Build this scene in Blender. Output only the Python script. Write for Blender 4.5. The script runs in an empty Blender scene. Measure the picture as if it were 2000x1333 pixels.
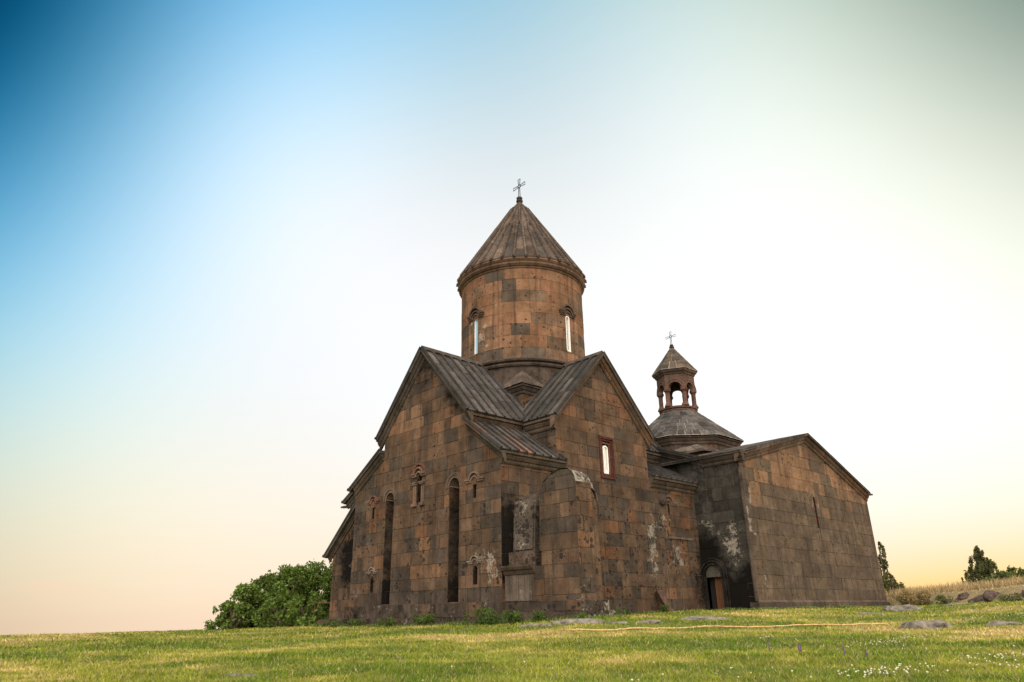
import bpy, math, random
import numpy as np
from math import sin, cos, pi, radians, sqrt, hypot, atan2, degrees
V3 = lambda *a: np.array(a, float)

# ------------------------------------------------------------------ camera
S = bpy.context.scene
CAM = V3(-17.49, -19.23, 0.05)
YAW, PITCH, ROLL, FOC = 0.757082, 0.371552, 0.0167067, 1367.78
def cam_axes():
    f = V3(cos(PITCH)*sin(YAW), cos(PITCH)*cos(YAW), sin(PITCH))
    r = V3(cos(YAW), -sin(YAW), 0); d = np.cross(f, r)
    return r*cos(ROLL)+d*sin(ROLL), -r*sin(ROLL)+d*cos(ROLL), f
_r, _d, _f = cam_axes()
from mathutils import Matrix, Vector
cd = bpy.data.cameras.new('camera'); cam = bpy.data.objects.new('camera', cd)
S.collection.objects.link(cam); S.camera = cam
cd.sensor_width = 36; cd.lens = FOC/2000*36; cd.clip_start = 0.1; cd.clip_end = 20000
M = Matrix(((_r[0], -_d[0], -_f[0], CAM[0]), (_r[1], -_d[1], -_f[1], CAM[1]), (_r[2], -_d[2], -_f[2], CAM[2]), (0, 0, 0, 1)))
cam.matrix_world = M

# ------------------------------------------------------------------ sky and sun
SUN_AZ, SUN_EL = radians(103), radians(9)          # azimuth from +Y towards +X
W = bpy.data.worlds.new('World'); S.world = W; W.use_nodes = True
nt = W.node_tree; nt.nodes.clear()
def N(tree, t, **kw):
    n = tree.nodes.new(t)
    for k, v in kw.items():
        if k.startswith('i_'):
            n.inputs[int(k[2:]) if k[2:].isdigit() else k[2:]].default_value = v
        else: setattr(n, k, v)
    return n
def ramp(tree, stops, interp='LINEAR'):
    n = tree.nodes.new('ShaderNodeValToRGB'); cr = n.color_ramp; cr.interpolation = interp
    while len(cr.elements) < len(stops): cr.elements.new(0.5)
    for e, (p, c) in zip(cr.elements, stops): e.position = p; e.color = (*c, 1)
    return n
def srgb(r, g, b):
    return tuple(((x/255)/12.92 if x <= 10 else ((x/255+.055)/1.055)**2.4) for x in (r, g, b))
out = N(nt, 'ShaderNodeOutputWorld'); bg = N(nt, 'ShaderNodeBackground')
sky = N(nt, 'ShaderNodeTexSky', sky_type='NISHITA', sun_disc=False, sun_elevation=SUN_EL, sun_rotation=SUN_AZ)
tc = N(nt, 'ShaderNodeTexCoord')
nrm = N(nt, 'ShaderNodeVectorMath', operation='NORMALIZE'); nt.links.new(tc.outputs['Generated'], nrm.inputs[0])
# colours of the evening sky, with lens darkening of the corners worked in: smooth lobes of colour by direction (x, y, z, r, g, b), plus the glow along the horizon
SKY = [(-0.06,0.75,0.66,-0.809,-0.997,-1.498),(-0.02,0.87,0.50,-0.457,-0.115,0.285),(0.04,0.95,0.30,0.187,0.446,0.555),(0.09,0.99,0.11,0.311,0.182,-0.036),(0.11,0.99,0.00,0.015,-0.199,-0.401),(0.12,0.67,0.74,0.271,0.530,0.918),(0.19,0.80,0.57,0.905,0.753,0.659),(0.26,0.90,0.34,-0.178,-0.435,-0.680),(0.30,0.94,0.12,-0.096,0.131,0.391),(0.32,0.95,0.00,0.336,0.331,0.285),(0.32,0.53,0.78,-0.382,-0.210,-0.135),(0.43,0.66,0.61,0.089,-0.052,-0.368),(0.51,0.77,0.37,0.169,0.221,0.415),(0.56,0.82,0.13,-0.235,0.006,0.142),(0.57,0.82,-0.00,0.413,0.004,-0.424),(0.52,0.34,0.78,0.210,0.231,0.155),(0.65,0.46,0.61,-0.127,-0.077,0.168),(0.75,0.56,0.37,0.403,0.237,-0.074),(0.78,0.61,0.12,-0.020,0.215,0.330),(0.78,0.62,-0.01,0.184,0.093,0.122),(0.68,0.15,0.72,0.415,0.310,0.062),(0.80,0.23,0.56,0.384,0.396,0.382),(0.89,0.31,0.33,-0.385,-0.337,-0.294),(0.92,0.37,0.11,0.109,0.163,0.405),(0.92,0.39,-0.01,0.155,-0.038,-0.377),(0.77,-0.03,0.64,-1.000,-0.823,-0.688),(0.88,0.03,0.48,0.690,0.556,0.472),(0.95,0.10,0.28,0.157,0.120,-0.056),(0.98,0.15,0.09,0.084,0.188,0.337),(0.98,0.18,-0.01,0.207,0.143,-0.007),(-0.94,-0.31,0.10,0.223,0.256,0.191),(-0.68,-0.68,0.29,0.015,0.091,0.118),(0.31,-0.93,0.21,0.171,0.215,0.181),(0.00,0.00,1.00,0.014,0.061,0.034),(-0.30,-0.30,0.90,0.018,0.095,0.077),(-0.95,0.32,0.05,0.533,0.342,0.112),(0.83,-0.55,0.05,0.587,0.459,0.216),(0.22,-0.97,0.05,0.355,0.247,0.071),(-0.53,-0.85,0.02,0.423,0.315,0.138),(-0.87,0.29,0.39,-0.227,0.022,0.118),(0.81,-0.36,0.45,-0.068,-0.035,-0.138),(0.20,-0.30,0.93,0.090,0.128,0.051),(0.00,0.00,-1.00,0.281,0.203,-0.013),(0.60,0.60,-0.52,0.381,0.358,0.179),(-0.60,0.60,-0.52,0.346,0.272,0.061),(-0.60,-0.60,-0.52,0.244,0.173,-0.029),(0.60,-0.60,-0.52,0.344,0.263,0.057)]
HOR = [(0.3115, 0.3695, 0.5279), (-0.0143, -0.0311, -0.0047), (0.1271, -0.1241, -0.6169)]
def lobe(d, s2, prev, col, extra=None):
    dd = N(nt, 'ShaderNodeVectorMath', operation='DOT_PRODUCT'); dd.inputs[1].default_value = Vector(d).normalized(); nt.links.new(nrm.outputs[0], dd.inputs[0])
    q_ = N(nt, 'ShaderNodeMath', operation='MULTIPLY_ADD'); q_.inputs[1].default_value = 1/s2; q_.inputs[2].default_value = -1/s2; nt.links.new(dd.outputs['Value'], q_.inputs[0])
    e_ = N(nt, 'ShaderNodeMath', operation='EXPONENT'); nt.links.new(q_.outputs[0], e_.inputs[0]); w_ = e_.outputs[0]
    if extra is not None:
        x_ = N(nt, 'ShaderNodeMath', operation='MULTIPLY'); nt.links.new(w_, x_.inputs[0]); nt.links.new(extra, x_.inputs[1]); w_ = x_.outputs[0]
    return addc(prev, col, w_)
def addc(prev, col, w_):
    v_ = N(nt, 'ShaderNodeVectorMath', operation='SCALE'); v_.inputs[0].default_value = col; nt.links.new(w_, v_.inputs['Scale'])
    if prev is None: return v_.outputs[0]
    a_ = N(nt, 'ShaderNodeVectorMath', operation='ADD'); nt.links.new(prev, a_.inputs[0]); nt.links.new(v_.outputs[0], a_.inputs[1]); return a_.outputs[0]
sep = N(nt, 'ShaderNodeSeparateXYZ'); nt.links.new(nrm.outputs[0], sep.inputs[0])
acc = None
for (dx_, dy_, dz_, r_, g_, b_) in SKY: acc = lobe((dx_, dy_, dz_), 0.07281614543321258, acc, (r_, g_, b_))
bs = N(nt, 'ShaderNodeVectorMath', operation='ADD'); nt.links.new(acc, bs.inputs[0]); bs.inputs[1].default_value = HOR[0]
zc = N(nt, 'ShaderNodeMath', operation='MAXIMUM'); nt.links.new(sep.outputs['Z'], zc.inputs[0]); zc.inputs[1].default_value = 0
z1 = N(nt, 'ShaderNodeMath', operation='MULTIPLY'); nt.links.new(zc.outputs[0], z1.inputs[0]); z1.inputs[1].default_value = -20
hz_ = N(nt, 'ShaderNodeMath', operation='EXPONENT'); nt.links.new(z1.outputs[0], hz_.inputs[0])
acc = addc(bs.outputs[0], HOR[1], hz_.outputs[0])
acc = lobe((sin(radians(84)), cos(radians(84)), 0), .12, acc, HOR[2], hz_.outputs[0])
clp = N(nt, 'ShaderNodeVectorMath', operation='MAXIMUM'); nt.links.new(acc, clp.inputs[0]); clp.inputs[1].default_value = (.02, .02, .02)
mul = N(nt, 'ShaderNodeGamma'); mul.inputs[1].default_value = 2.2; nt.links.new(clp.outputs[0], mul.inputs[0])
# faint pink clouds low down
mp = N(nt, 'ShaderNodeMapping'); mp.inputs['Scale'].default_value = (5, 5, 22)
nt.links.new(nrm.outputs[0], mp.inputs[0])
cn = N(nt, 'ShaderNodeTexNoise', i_Scale=1.6, i_Detail=6.0); nt.links.new(mp.outputs[0], cn.inputs['Vector'])
cr_ = ramp(nt, [(.55, (0,)*3), (.75, (1,)*3)]); nt.links.new(cn.outputs[0], cr_.inputs[0])
cz = ramp(nt, [(.01, (0,)*3), (.04, (.35,)*3), (.07, (.2,)*3), (.10, (0,)*3)]); nt.links.new(sep.outputs['Z'], cz.inputs[0])
cm = N(nt, 'ShaderNodeMath', operation='MULTIPLY'); nt.links.new(cr_.outputs[0], cm.inputs[0]); nt.links.new(cz.outputs[0], cm.inputs[1])
mixc = N(nt, 'ShaderNodeMix', data_type='RGBA'); nt.links.new(cm.outputs[0], mixc.inputs[0])
hs_ = N(nt, 'ShaderNodeHueSaturation'); hs_.inputs['Saturation'].default_value = 1.0; nt.links.new(mul.outputs[0], hs_.inputs['Color']); nt.links.new(hs_.outputs[0], mixc.inputs[6]); mixc.inputs[7].default_value = (*srgb(255, 214, 190), 1)
# physical sky under the graded colour
sc = N(nt, 'ShaderNodeMix', data_type='RGBA', blend_type='MULTIPLY'); sc.inputs[0].default_value = 1; sc.inputs[7].default_value = (.1, .1, .1, 1)
nt.links.new(sky.outputs[0], sc.inputs[6])
mixs = N(nt, 'ShaderNodeMix', data_type='RGBA'); mixs.inputs[0].default_value = .97
nt.links.new(sc.outputs[2], mixs.inputs[6]); nt.links.new(mixc.outputs[2], mixs.inputs[7])
dotb = N(nt, 'ShaderNodeVectorMath', operation='DOT_PRODUCT'); dotb.inputs[1].default_value = Vector((-.45, -.42, .80)).normalized()  # bright patch overhead and behind the camera, added out of view as fill light
nt.links.new(nrm.outputs[0], dotb.inputs[0])
rb = N(nt, 'ShaderNodeMapRange', interpolation_type='SMOOTHSTEP'); nt.links.new(dotb.outputs['Value'], rb.inputs[0])
for i_, v_ in enumerate((.40, .95, 0, 1)): rb.inputs[i_+1].default_value = v_
mixb = N(nt, 'ShaderNodeMix', data_type='RGBA'); nt.links.new(rb.outputs[0], mixb.inputs[0])
nt.links.new(mixs.outputs[2], mixb.inputs[6]); mixb.inputs[7].default_value = (5.2, 4.5, 3.9, 1)
nt.links.new(mixb.outputs[2], bg.inputs[0]); bg.inputs[1].default_value = 1.04
nt.links.new(bg.outputs[0], out.inputs[0])
sl = bpy.data.lights.new('sun', 'SUN'); sun = bpy.data.objects.new('sun', sl); S.collection.objects.link(sun)
sl.energy = 2.6; sl.angle = radians(12); sl.color = (1, .80, .58)
sd = Vector((sin(SUN_AZ)*cos(SUN_EL), cos(SUN_AZ)*cos(SUN_EL), sin(SUN_EL)))
sun.rotation_euler = sd.to_track_quat('Z', 'Y').to_euler(); sun.location = (20, -30, 30)
S.view_settings.view_transform = 'Standard'; S.view_settings.look = 'None'
S.view_settings.exposure = 0.0; S.view_settings.gamma = 1
S.render.engine = 'CYCLES'

# ------------------------------------------------------------------ helpers
COL = S.collection
def tag(o, label=None, cat=None, group=None, kind=None):
    if label: o['label'] = label
    if cat: o['category'] = cat
    if group: o['group'] = group
    if kind: o['kind'] = kind
    return o
def thing(name, loc, label, cat, group=None):
    o = bpy.data.objects.new(name, None); COL.objects.link(o); o.location = loc
    o.empty_display_size = .3
    return tag(o, label, cat, group)
def world_origin(o):
    l = V3(0, 0, 0)
    while o is not None: l += np.array(o.location); o = o.parent
    return l
class MB:
    def __init__(s): s.v = []; s.f = []; s.t = []; s.a = []
    def poly(s, pts, tint=(.3, .3, .3), aux=(0, 0, 0)):
        i = len(s.v); s.v += [tuple(p) for p in pts]; s.f.append(tuple(range(i, i+len(pts)))); s.t.append(tint); s.a.append(aux)
    def box(s, lo, hi, tint=(.3,)*3, aux=(0, 0, 0)):
        x0, y0, z0 = lo; x1, y1, z1 = hi
        s.hexa([(x0, y0, z0), (x1, y0, z0), (x1, y1, z0), (x0, y1, z0)], [(x0, y0, z1), (x1, y0, z1), (x1, y1, z1), (x0, y1, z1)], tint, aux)
    def hexa(s, a, b, tint=(.3,)*3, aux=(0, 0, 0), caps=(1, 1)):
        n = len(a)
        if caps[0]: s.poly(a[::-1], tint, aux)
        if caps[1]: s.poly(b, tint, aux)
        for i in range(n): s.poly([a[i], a[(i+1) % n], b[(i+1) % n], b[i]], tint, aux)
    def tube(s, pts, r, n=6, tint=(.3,)*3, aux=(0, 0, 0), r1=None):
        pts = [np.array(p, float) for p in pts]; rings = []
        for i, p in enumerate(pts):
            d = pts[min(i+1, len(pts)-1)]-pts[max(i-1, 0)]; d /= np.linalg.norm(d)+1e-9
            a = np.cross(d, (0, 0, 1)) if abs(d[2]) < .9 else np.cross(d, (1, 0, 0)); a /= np.linalg.norm(a); b = np.cross(d, a)
            rr = r if r1 is None else r+(r1-r)*i/(len(pts)-1)
            rings.append([p+rr*(a*cos(2*pi*k/n)+b*sin(2*pi*k/n)) for k in range(n)])
        for j in range(len(rings)-1):
            for k in range(n): s.poly([rings[j][k], rings[j][(k+1) % n], rings[j+1][(k+1) % n], rings[j+1][k]], tint, aux)
        s.poly(rings[0], tint, aux); s.poly(rings[-1], tint, aux)
    def lathe(s, c, prof, n=64, tint=(.3,)*3, aux=(0, 0, 0), a0=0, tintf=None):
        for j in range(len(prof)-1):
            for k in range(n):
                A, B = a0+2*pi*k/n, a0+2*pi*(k+1)/n; (r0, z0), (r1, z1) = prof[j], prof[j+1]
                t = tintf(k, j) if tintf else tint
                s.poly([(c[0]+r0*cos(A), c[1]+r0*sin(A), z0), (c[0]+r0*cos(B), c[1]+r0*sin(B), z0), (c[0]+r1*cos(B), c[1]+r1*sin(B), z1), (c[0]+r1*cos(A), c[1]+r1*sin(A), z1)], t, aux)
    def build(s, name, mat, parent=None, smooth=False, **kw):
        off = world_origin(parent) if parent else V3(0, 0, 0)
        me = bpy.data.meshes.new(name); v = np.array(s.v, float)-off
        me.from_pydata([tuple(p) for p in v], [], s.f)
        if smooth:
            import bmesh
            bm = bmesh.new(); bm.from_mesh(me); bmesh.ops.remove_doubles(bm, verts=bm.verts, dist=.0005); bm.to_mesh(me); bm.free()
        else:
            ta = me.color_attributes.new('tint', 'FLOAT_COLOR', 'CORNER'); aa = me.color_attributes.new('aux', 'FLOAT_COLOR', 'CORNER')
            n = [len(f) for f in s.f]
            T = np.repeat(np.c_[np.array(s.t, float), np.ones(len(s.f))], n, axis=0); A = []
            for f_, a_ in zip(s.f, s.a):
                if isinstance(a_, list): A += [(*q, 1.) for q in a_]
                else: A += [(*a_, 1.)]*len(f_)
            A = np.array(A, float)
            ta.data.foreach_set('color', T.ravel()); aa.data.foreach_set('color', A.ravel())
        me.materials.append(mat)
        if smooth: me.shade_smooth()
        o = bpy.data.objects.new(name, me); COL.objects.link(o)
        if parent: o.parent = parent
        return tag(o, **kw)
def clip(poly, n, d):
    """keep the side where n.p <= d (2-D convex polygon)"""
    r = []; L = len(poly)
    for i in range(L):
        a, b = poly[i], poly[(i+1) % L]; da = n[0]*a[0]+n[1]*a[1]-d; db = n[0]*b[0]+n[1]*b[1]-d
        if da <= 0: r.append(a)
        if (da < 0 < db) or (db < 0 < da):
            t = da/(da-db); r.append((a[0]+(b[0]-a[0])*t, a[1]+(b[1]-a[1])*t))
    return r
def area(p):
    return .5*sum(p[i][0]*p[(i+1) % len(p)][1]-p[(i+1) % len(p)][0]*p[i][1] for i in range(len(p)))
def edges_of(p):
    if area(p) < 0: p = p[::-1]
    e = []
    for i in range(len(p)):
        a, b = p[i], p[(i+1) % len(p)]; l = hypot(b[0]-a[0], b[1]-a[1])
        if l < 1e-6: continue
        n = ((b[1]-a[1])/l, -(b[0]-a[0])/l); e.append((n, n[0]*a[0]+n[1]*a[1]))
    return e
def clip_to(p, region):
    for n, d in edges_of(region):
        p = clip(p, n, d)
        if len(p) < 3: return []
    return p
def inset(p, g):
    q = p
    for n, d in edges_of(p):
        q = clip(q, n, d-g)
        if len(q) < 3: return []
    return q
def rect_sub(r, h):
    x0, x1, y0, y1 = r; a, b, c, d = h
    if a >= x1 or b <= x0 or c >= y1 or d <= y0: return [r]
    o = []
    if a > x0: o.append((x0, a, y0, y1)); x0 = a
    if b < x1: o.append((b, x1, y0, y1)); x1 = b
    if c > y0: o.append((x0, x1, y0, c))
    if d < y1: o.append((x0, x1, d, y1))
    return o
class Fr:
    def __init__(s, O, U, V, curve=None):
        s.O = V3(*O); s.U = V3(*U)/np.linalg.norm(U); s.V = V3(*V)/np.linalg.norm(V); s.N = np.cross(s.U, s.V); s.curve = curve
    def p(s, u, v, n=0):
        if s.curve:
            c, r = s.curve; a = u/r
            return (c[0]+(r+n)*cos(a), c[1]+(r+n)*sin(a), v)
        return tuple(s.O+s.U*u+s.V*v+s.N*n)
def tuff(u, v, R, orange=.2, gray=.25):
    k = R.random(); b = R.uniform(.84, 1.16)
    if k < orange: c = (.26, .150, .088) if R.random() < .6 else (.235, .128, .074)
    elif k < orange+gray: c = (.120, .095, .074)
    else:
        m = R.random(); c = (.160+.05*m, .112+.022*m, .077+.008*m)
    return tuple(x*b for x in c)
def stone(mb, fr, poly, tint, aux, g, jut, dep, mort, maux):
    n = 4 if fr.curve else 1
    if fr.curve and callable(aux): aux = aux(poly[0][0]*.5+poly[2][0]*.5, poly[0][1]*.5+poly[2][1]*.5)
    q = inset(poly, g)
    mb.poly([fr.p(*p, -dep) for p in poly], mort, maux) if not fr.curve else None
    if len(q) < 3: return
    if fr.curve:
        us = [p[0] for p in poly]; a, b = min(us), max(us); vs = [p[1] for p in poly]; c, d = min(vs), max(vs)
        ks = [a+(b-a)*i/n for i in range(n+1)]
        for i in range(n): mb.poly([fr.p(ks[i], c, -dep), fr.p(ks[i+1], c, -dep), fr.p(ks[i+1], d, -dep), fr.p(ks[i], d, -dep)], mort, maux)
        a += g; b -= g; c += g; d -= g; ks = [a+(b-a)*i/n for i in range(n+1)]
        for i in range(n):
            mb.poly([fr.p(ks[i], c, jut), fr.p(ks[i+1], c, jut), fr.p(ks[i+1], d, jut), fr.p(ks[i], d, jut)], tint, aux)
            for w in (c, d): mb.poly([fr.p(ks[i], w, jut), fr.p(ks[i+1], w, jut), fr.p(ks[i+1], w, -dep), fr.p(ks[i], w, -dep)], tint, aux)
        for k in (a, b): mb.poly([fr.p(k, c, jut), fr.p(k, d, jut), fr.p(k, d, -dep), fr.p(k, c, -dep)], tint, aux)
        return
    RJ = random.Random(int(poly[0][0]*991+poly[0][1]*7919)); f = [fr.p(*p, jut+RJ.uniform(-.006, .008)) for p in q]; b = [fr.p(*p, -dep) for p in q]; L = len(f)
    av = [aux(*p) for p in q] if callable(aux) else [aux]*L
    mb.poly(f, tint, av)
    for i in range(L): mb.poly([f[i], f[(i+1) % L], b[(i+1) % L], b[i]], tint, [av[i], av[(i+1) % L], av[(i+1) % L], av[i]])
class Const:
    def __init__(s, v): s.v = v
    def random(s): return s.v
def ashlar(mb, fr, regions, holes=(), rows=(.46, .56), wid=(.38, .95), seed=1, tint=tuff, aux=None, g=.005, jut=.016, dep=.022, v0=None):
    R = random.Random(seed)
    us = [p[0] for r in regions for p in r]; vs = [p[1] for r in regions for p in r]
    v = min(vs) if v0 is None else v0
    while v < max(vs):
        h = R.uniform(*rows)
        if max(vs)-v-h < rows[0]*.4: h = max(vs)-v
        u = min(us)-R.uniform(0, wid[0])
        while u < max(us):
            w = R.uniform(*wid)
            if R.random() < .12: w *= .5
            t = tint(u+w/2, v+h/2, R); a = (lambda uu, vv, c=Const(R.random()): aux(uu, vv, c)) if aux else (0, 0, R.random())
            j = R.uniform(0, jut); pale = R.random() < .26
            m = (.50, .44, .36) if pale else (.13, .105, .085)
            gg = g*R.uniform(.6, 1.7) if not pale else g*R.uniform(1.3, 3.2)
            rs = [(u, u+w, v, v+h)]
            for ho in holes: rs = [q for r_ in rs for q in rect_sub(r_, ho)]
            for (a0, a1, b0, b1) in rs:
                for reg in regions:
                    p = clip_to([(a0, b0), (a1, b0), (a1, b1), (a0, b1)], reg)
                    if len(p) > 2 and abs(area(p)) > .002: stone(mb, fr, p, t, a, gg, j, dep, m, (0, 0, 0))
            u += w
        v += h
def prism(mb, fr, poly, n0, n1, tint=(.2, .15, .11), aux=(0, 0, .4)):
    mb.hexa([fr.p(*p, n0) for p in poly], [fr.p(*p, n1) for p in poly], tint, aux)
def band(mb, fr, pts, w, n0, n1, tint, aux=(0, 0, .3), side=1, closed=False):
    """moulding strip of width w along a 2-D polyline; offset to the left (side=1)"""
    L = len(pts); off = []
    for i in range(L):
        if closed: a, b, c = pts[i-1], pts[i], pts[(i+1) % L]
        else: a, b, c = pts[max(i-1, 0)], pts[i], pts[min(i+1, L-1)]
        def nn(p, q):
            l = hypot(q[0]-p[0], q[1]-p[1]) or 1; return (-(q[1]-p[1])/l*side, (q[0]-p[0])/l*side)
        n1_ = nn(a, b) if a != b else nn(b, c); n2_ = nn(b, c) if b != c else n1_
        m = (n1_[0]+n2_[0], n1_[1]+n2_[1]); q = max(.35, (m[0]*n1_[0]+m[1]*n1_[1]))
        off.append((b[0]+m[0]*w/q, b[1]+m[1]*w/q))
    for i in range(L if closed else L-1):
        k = (i+1) % L
        prism(mb, fr, [pts[i], pts[k], off[k], off[i]], n0, n1, tint, aux)
def arc(cx, cy, r, a0=180, a1=0, n=12): return [(cx+r*cos(radians(a0+(a1-a0)*i/n)), cy+r*sin(radians(a0+(a1-a0)*i/n))) for i in range(n+1)]
def sweep(mb, pts, outs, ups, prof, tint, aux=(0, 0, .3), seg=1.0, R=None):
    """profile of (out, up) swept along straight runs, in stones about seg long"""
    R = R or random.Random(5)
    for i in range(len(pts)-1):
        p, q = V3(*pts[i]), V3(*pts[i+1]); l = np.linalg.norm(q-p); n = max(1, int(l/seg)); ts = [0]+sorted((k+R.uniform(-.25, .25))/n for k in range(1, n))+[1]
        for k in range(n):
            b = R.uniform(.75, 1.2); t_ = tuple(x*b for x in (tint(R) if callable(tint) else tint)); rings = []
            dj = R.uniform(-.006, .006)
            for t in (ts[k]+(.002 if k else 0), ts[k+1]-(.002 if k < n-1 else 0)):
                c = p+(q-p)*t; o = V3(*outs[i])*(1-t)+V3(*outs[i+1])*t; u = V3(*ups[i])*(1-t)+V3(*ups[i+1])*t
                rings.append([c+o*(a+(dj if a > 0 else 0))+u*(b_+dj) for a, b_ in prof])
            mb.hexa(rings[0], rings[1], t_, aux)
GR = lambda R: (.145, .12, .098) if R.random() < .6 else (.18, .135, .1)
BR = lambda R: (.20, .14, .10) if R.random() < .7 else (.26, .16, .10)
CORN = [(-.04, -.46), (.05, -.46), (.09, -.40), (.10, -.34), (.10, -.30), (.15, -.28), (.21, -.18), (.22, -.14), (.22, -.10), (.30, -.09), (.31, 0), (-.04, 0)]
SMALL = [(-.03, -.30), (.04, -.30), (.08, -.22), (.09, -.18), (.15, -.15), (.20, -.06), (.21, 0), (-.03, 0)]
def roof(mbs, mbr, O, U, V, poly, pitch=.5, seed=3, lift=.03, ribs=True, cap=None, red=.06):
    """stone slab roof on plane O,U(along eave),V(up slope); raised ribs up the slope"""
    fr = Fr(O, U, V)
    if fr.N[2] < 0: fr.N = -fr.N
    R = random.Random(seed); us = [p[0] for p in poly]; vs = [p[1] for p in poly]
    u = min(us); u_start = u; k = 0
    while u < max(us):
        w = pitch; v = min(vs)-R.uniform(0, .5)
        while v < max(vs):
            l = R.uniform(.9, 2.2); p = clip_to([(u, v), (u+w, v), (u+w, v+l), (u, v+l)], poly)
            c = R.uniform(.7, 1.25); m = R.random()
            t = (.26, .15, .10) if m < red else ((.115, .112, .108) if m < .55 else (.175, .160, .145))
            t = tuple(x*c for x in t)
            if len(p) > 2 and abs(area(p)) > .003:
                mbs.poly([fr.p(*q, -.01) for q in p], (.03, .028, .025))
                p = inset(p, .016)
                if len(p) > 2: mbs.hexa([fr.p(*q, -.10) for q in p], [fr.p(*q, lift+R.uniform(0, .02)) for q in p], t, (.07, .12, .2))
            v += l
        if ribs and u > u_start+.01 or ribs:
            v = min(vs)
            rp = clip_to([(u-.045, min(vs)), (u+.045, min(vs)), (u+.045, max(vs)), (u-.045, max(vs))], poly)
            if len(rp) > 2 and abs(area(rp)) > .02:
                t = R.uniform(.8, 1.2); a = [fr.p(*q, 0) for q in rp]; t_ = (.10*t, .096*t, .09*t)
                mbr.hexa(a, [fr.p(*q, lift+.085) for q in rp], t_, (.12, .1, .2))
                # round end knob at the eave
                lo = min(q[1] for q in rp)
                if lo < min(vs)+.02:
                    c0 = V3(*fr.p(u, lo-.02, lift+.005)); c1 = V3(*fr.p(u, lo+.06, lift+.005)); mbr.tube([c0, c1], .075, 8, t_, (.3, 0, .2))
        u += w; k += 1
    if cap:
        v1 = max(vs); u = min(us)
        umax = max(q[0] for q in poly if q[1] > v1-.05)
        while u < umax-.05:
            w = min(pitch, umax-u); t = R.uniform(.8, 1.15); tt = (.165*t, .14*t, .12*t)
            n = 8; ar = [(u+w/2+(w/2-.03)*cos(pi-pi*i/n), v1-cap+.12*sin(pi*i/n)) for i in range(n+1)]
            for i in range(n): prism(mbs, fr, [ar[i], ar[i+1], (ar[i+1][0], v1), (ar[i][0], v1)], 0, lift+.085, tt, (.12, .1, .2))
            u += w

# ------------------------------------------------------------------ materials
def new_mat(name):
    m = bpy.data.materials.new(name); m.use_nodes = True; t = m.node_tree; t.nodes.clear()
    o = N(t, 'ShaderNodeOutputMaterial'); b = N(t, 'ShaderNodeBsdfPrincipled'); t.links.new(b.outputs[0], o.inputs[0])
    b.inputs['Specular IOR Level'].default_value = .25
    return m, t, b
def mapr(t, src, a, b, c, d):
    n = N(t, 'ShaderNodeMapRange'); t.links.new(src, n.inputs[0])
    for i, v in enumerate((a, b, c, d)): n.inputs[i+1].default_value = v
    return n.outputs[0]
def math_(t, op, a, b):
    n = N(t, 'ShaderNodeMath', operation=op)
    for i, x in enumerate((a, b)):
        if isinstance(x, (int, float)): n.inputs[i].default_value = x
        else: t.links.new(x, n.inputs[i])
    return n.outputs[0]
def mixc_(t, fac, a, b, blend='MIX'):
    n = N(t, 'ShaderNodeMix', data_type='RGBA', blend_type=blend)
    for i, x in ((0, fac), (6, a), (7, b)):
        if isinstance(x, (int, float)): n.inputs[i].default_value = x
        elif isinstance(x, tuple): n.inputs[i].default_value = (*x, 1) if len(x) == 3 else x
        else: t.links.new(x, n.inputs[i])
    return n.outputs[2]
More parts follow.
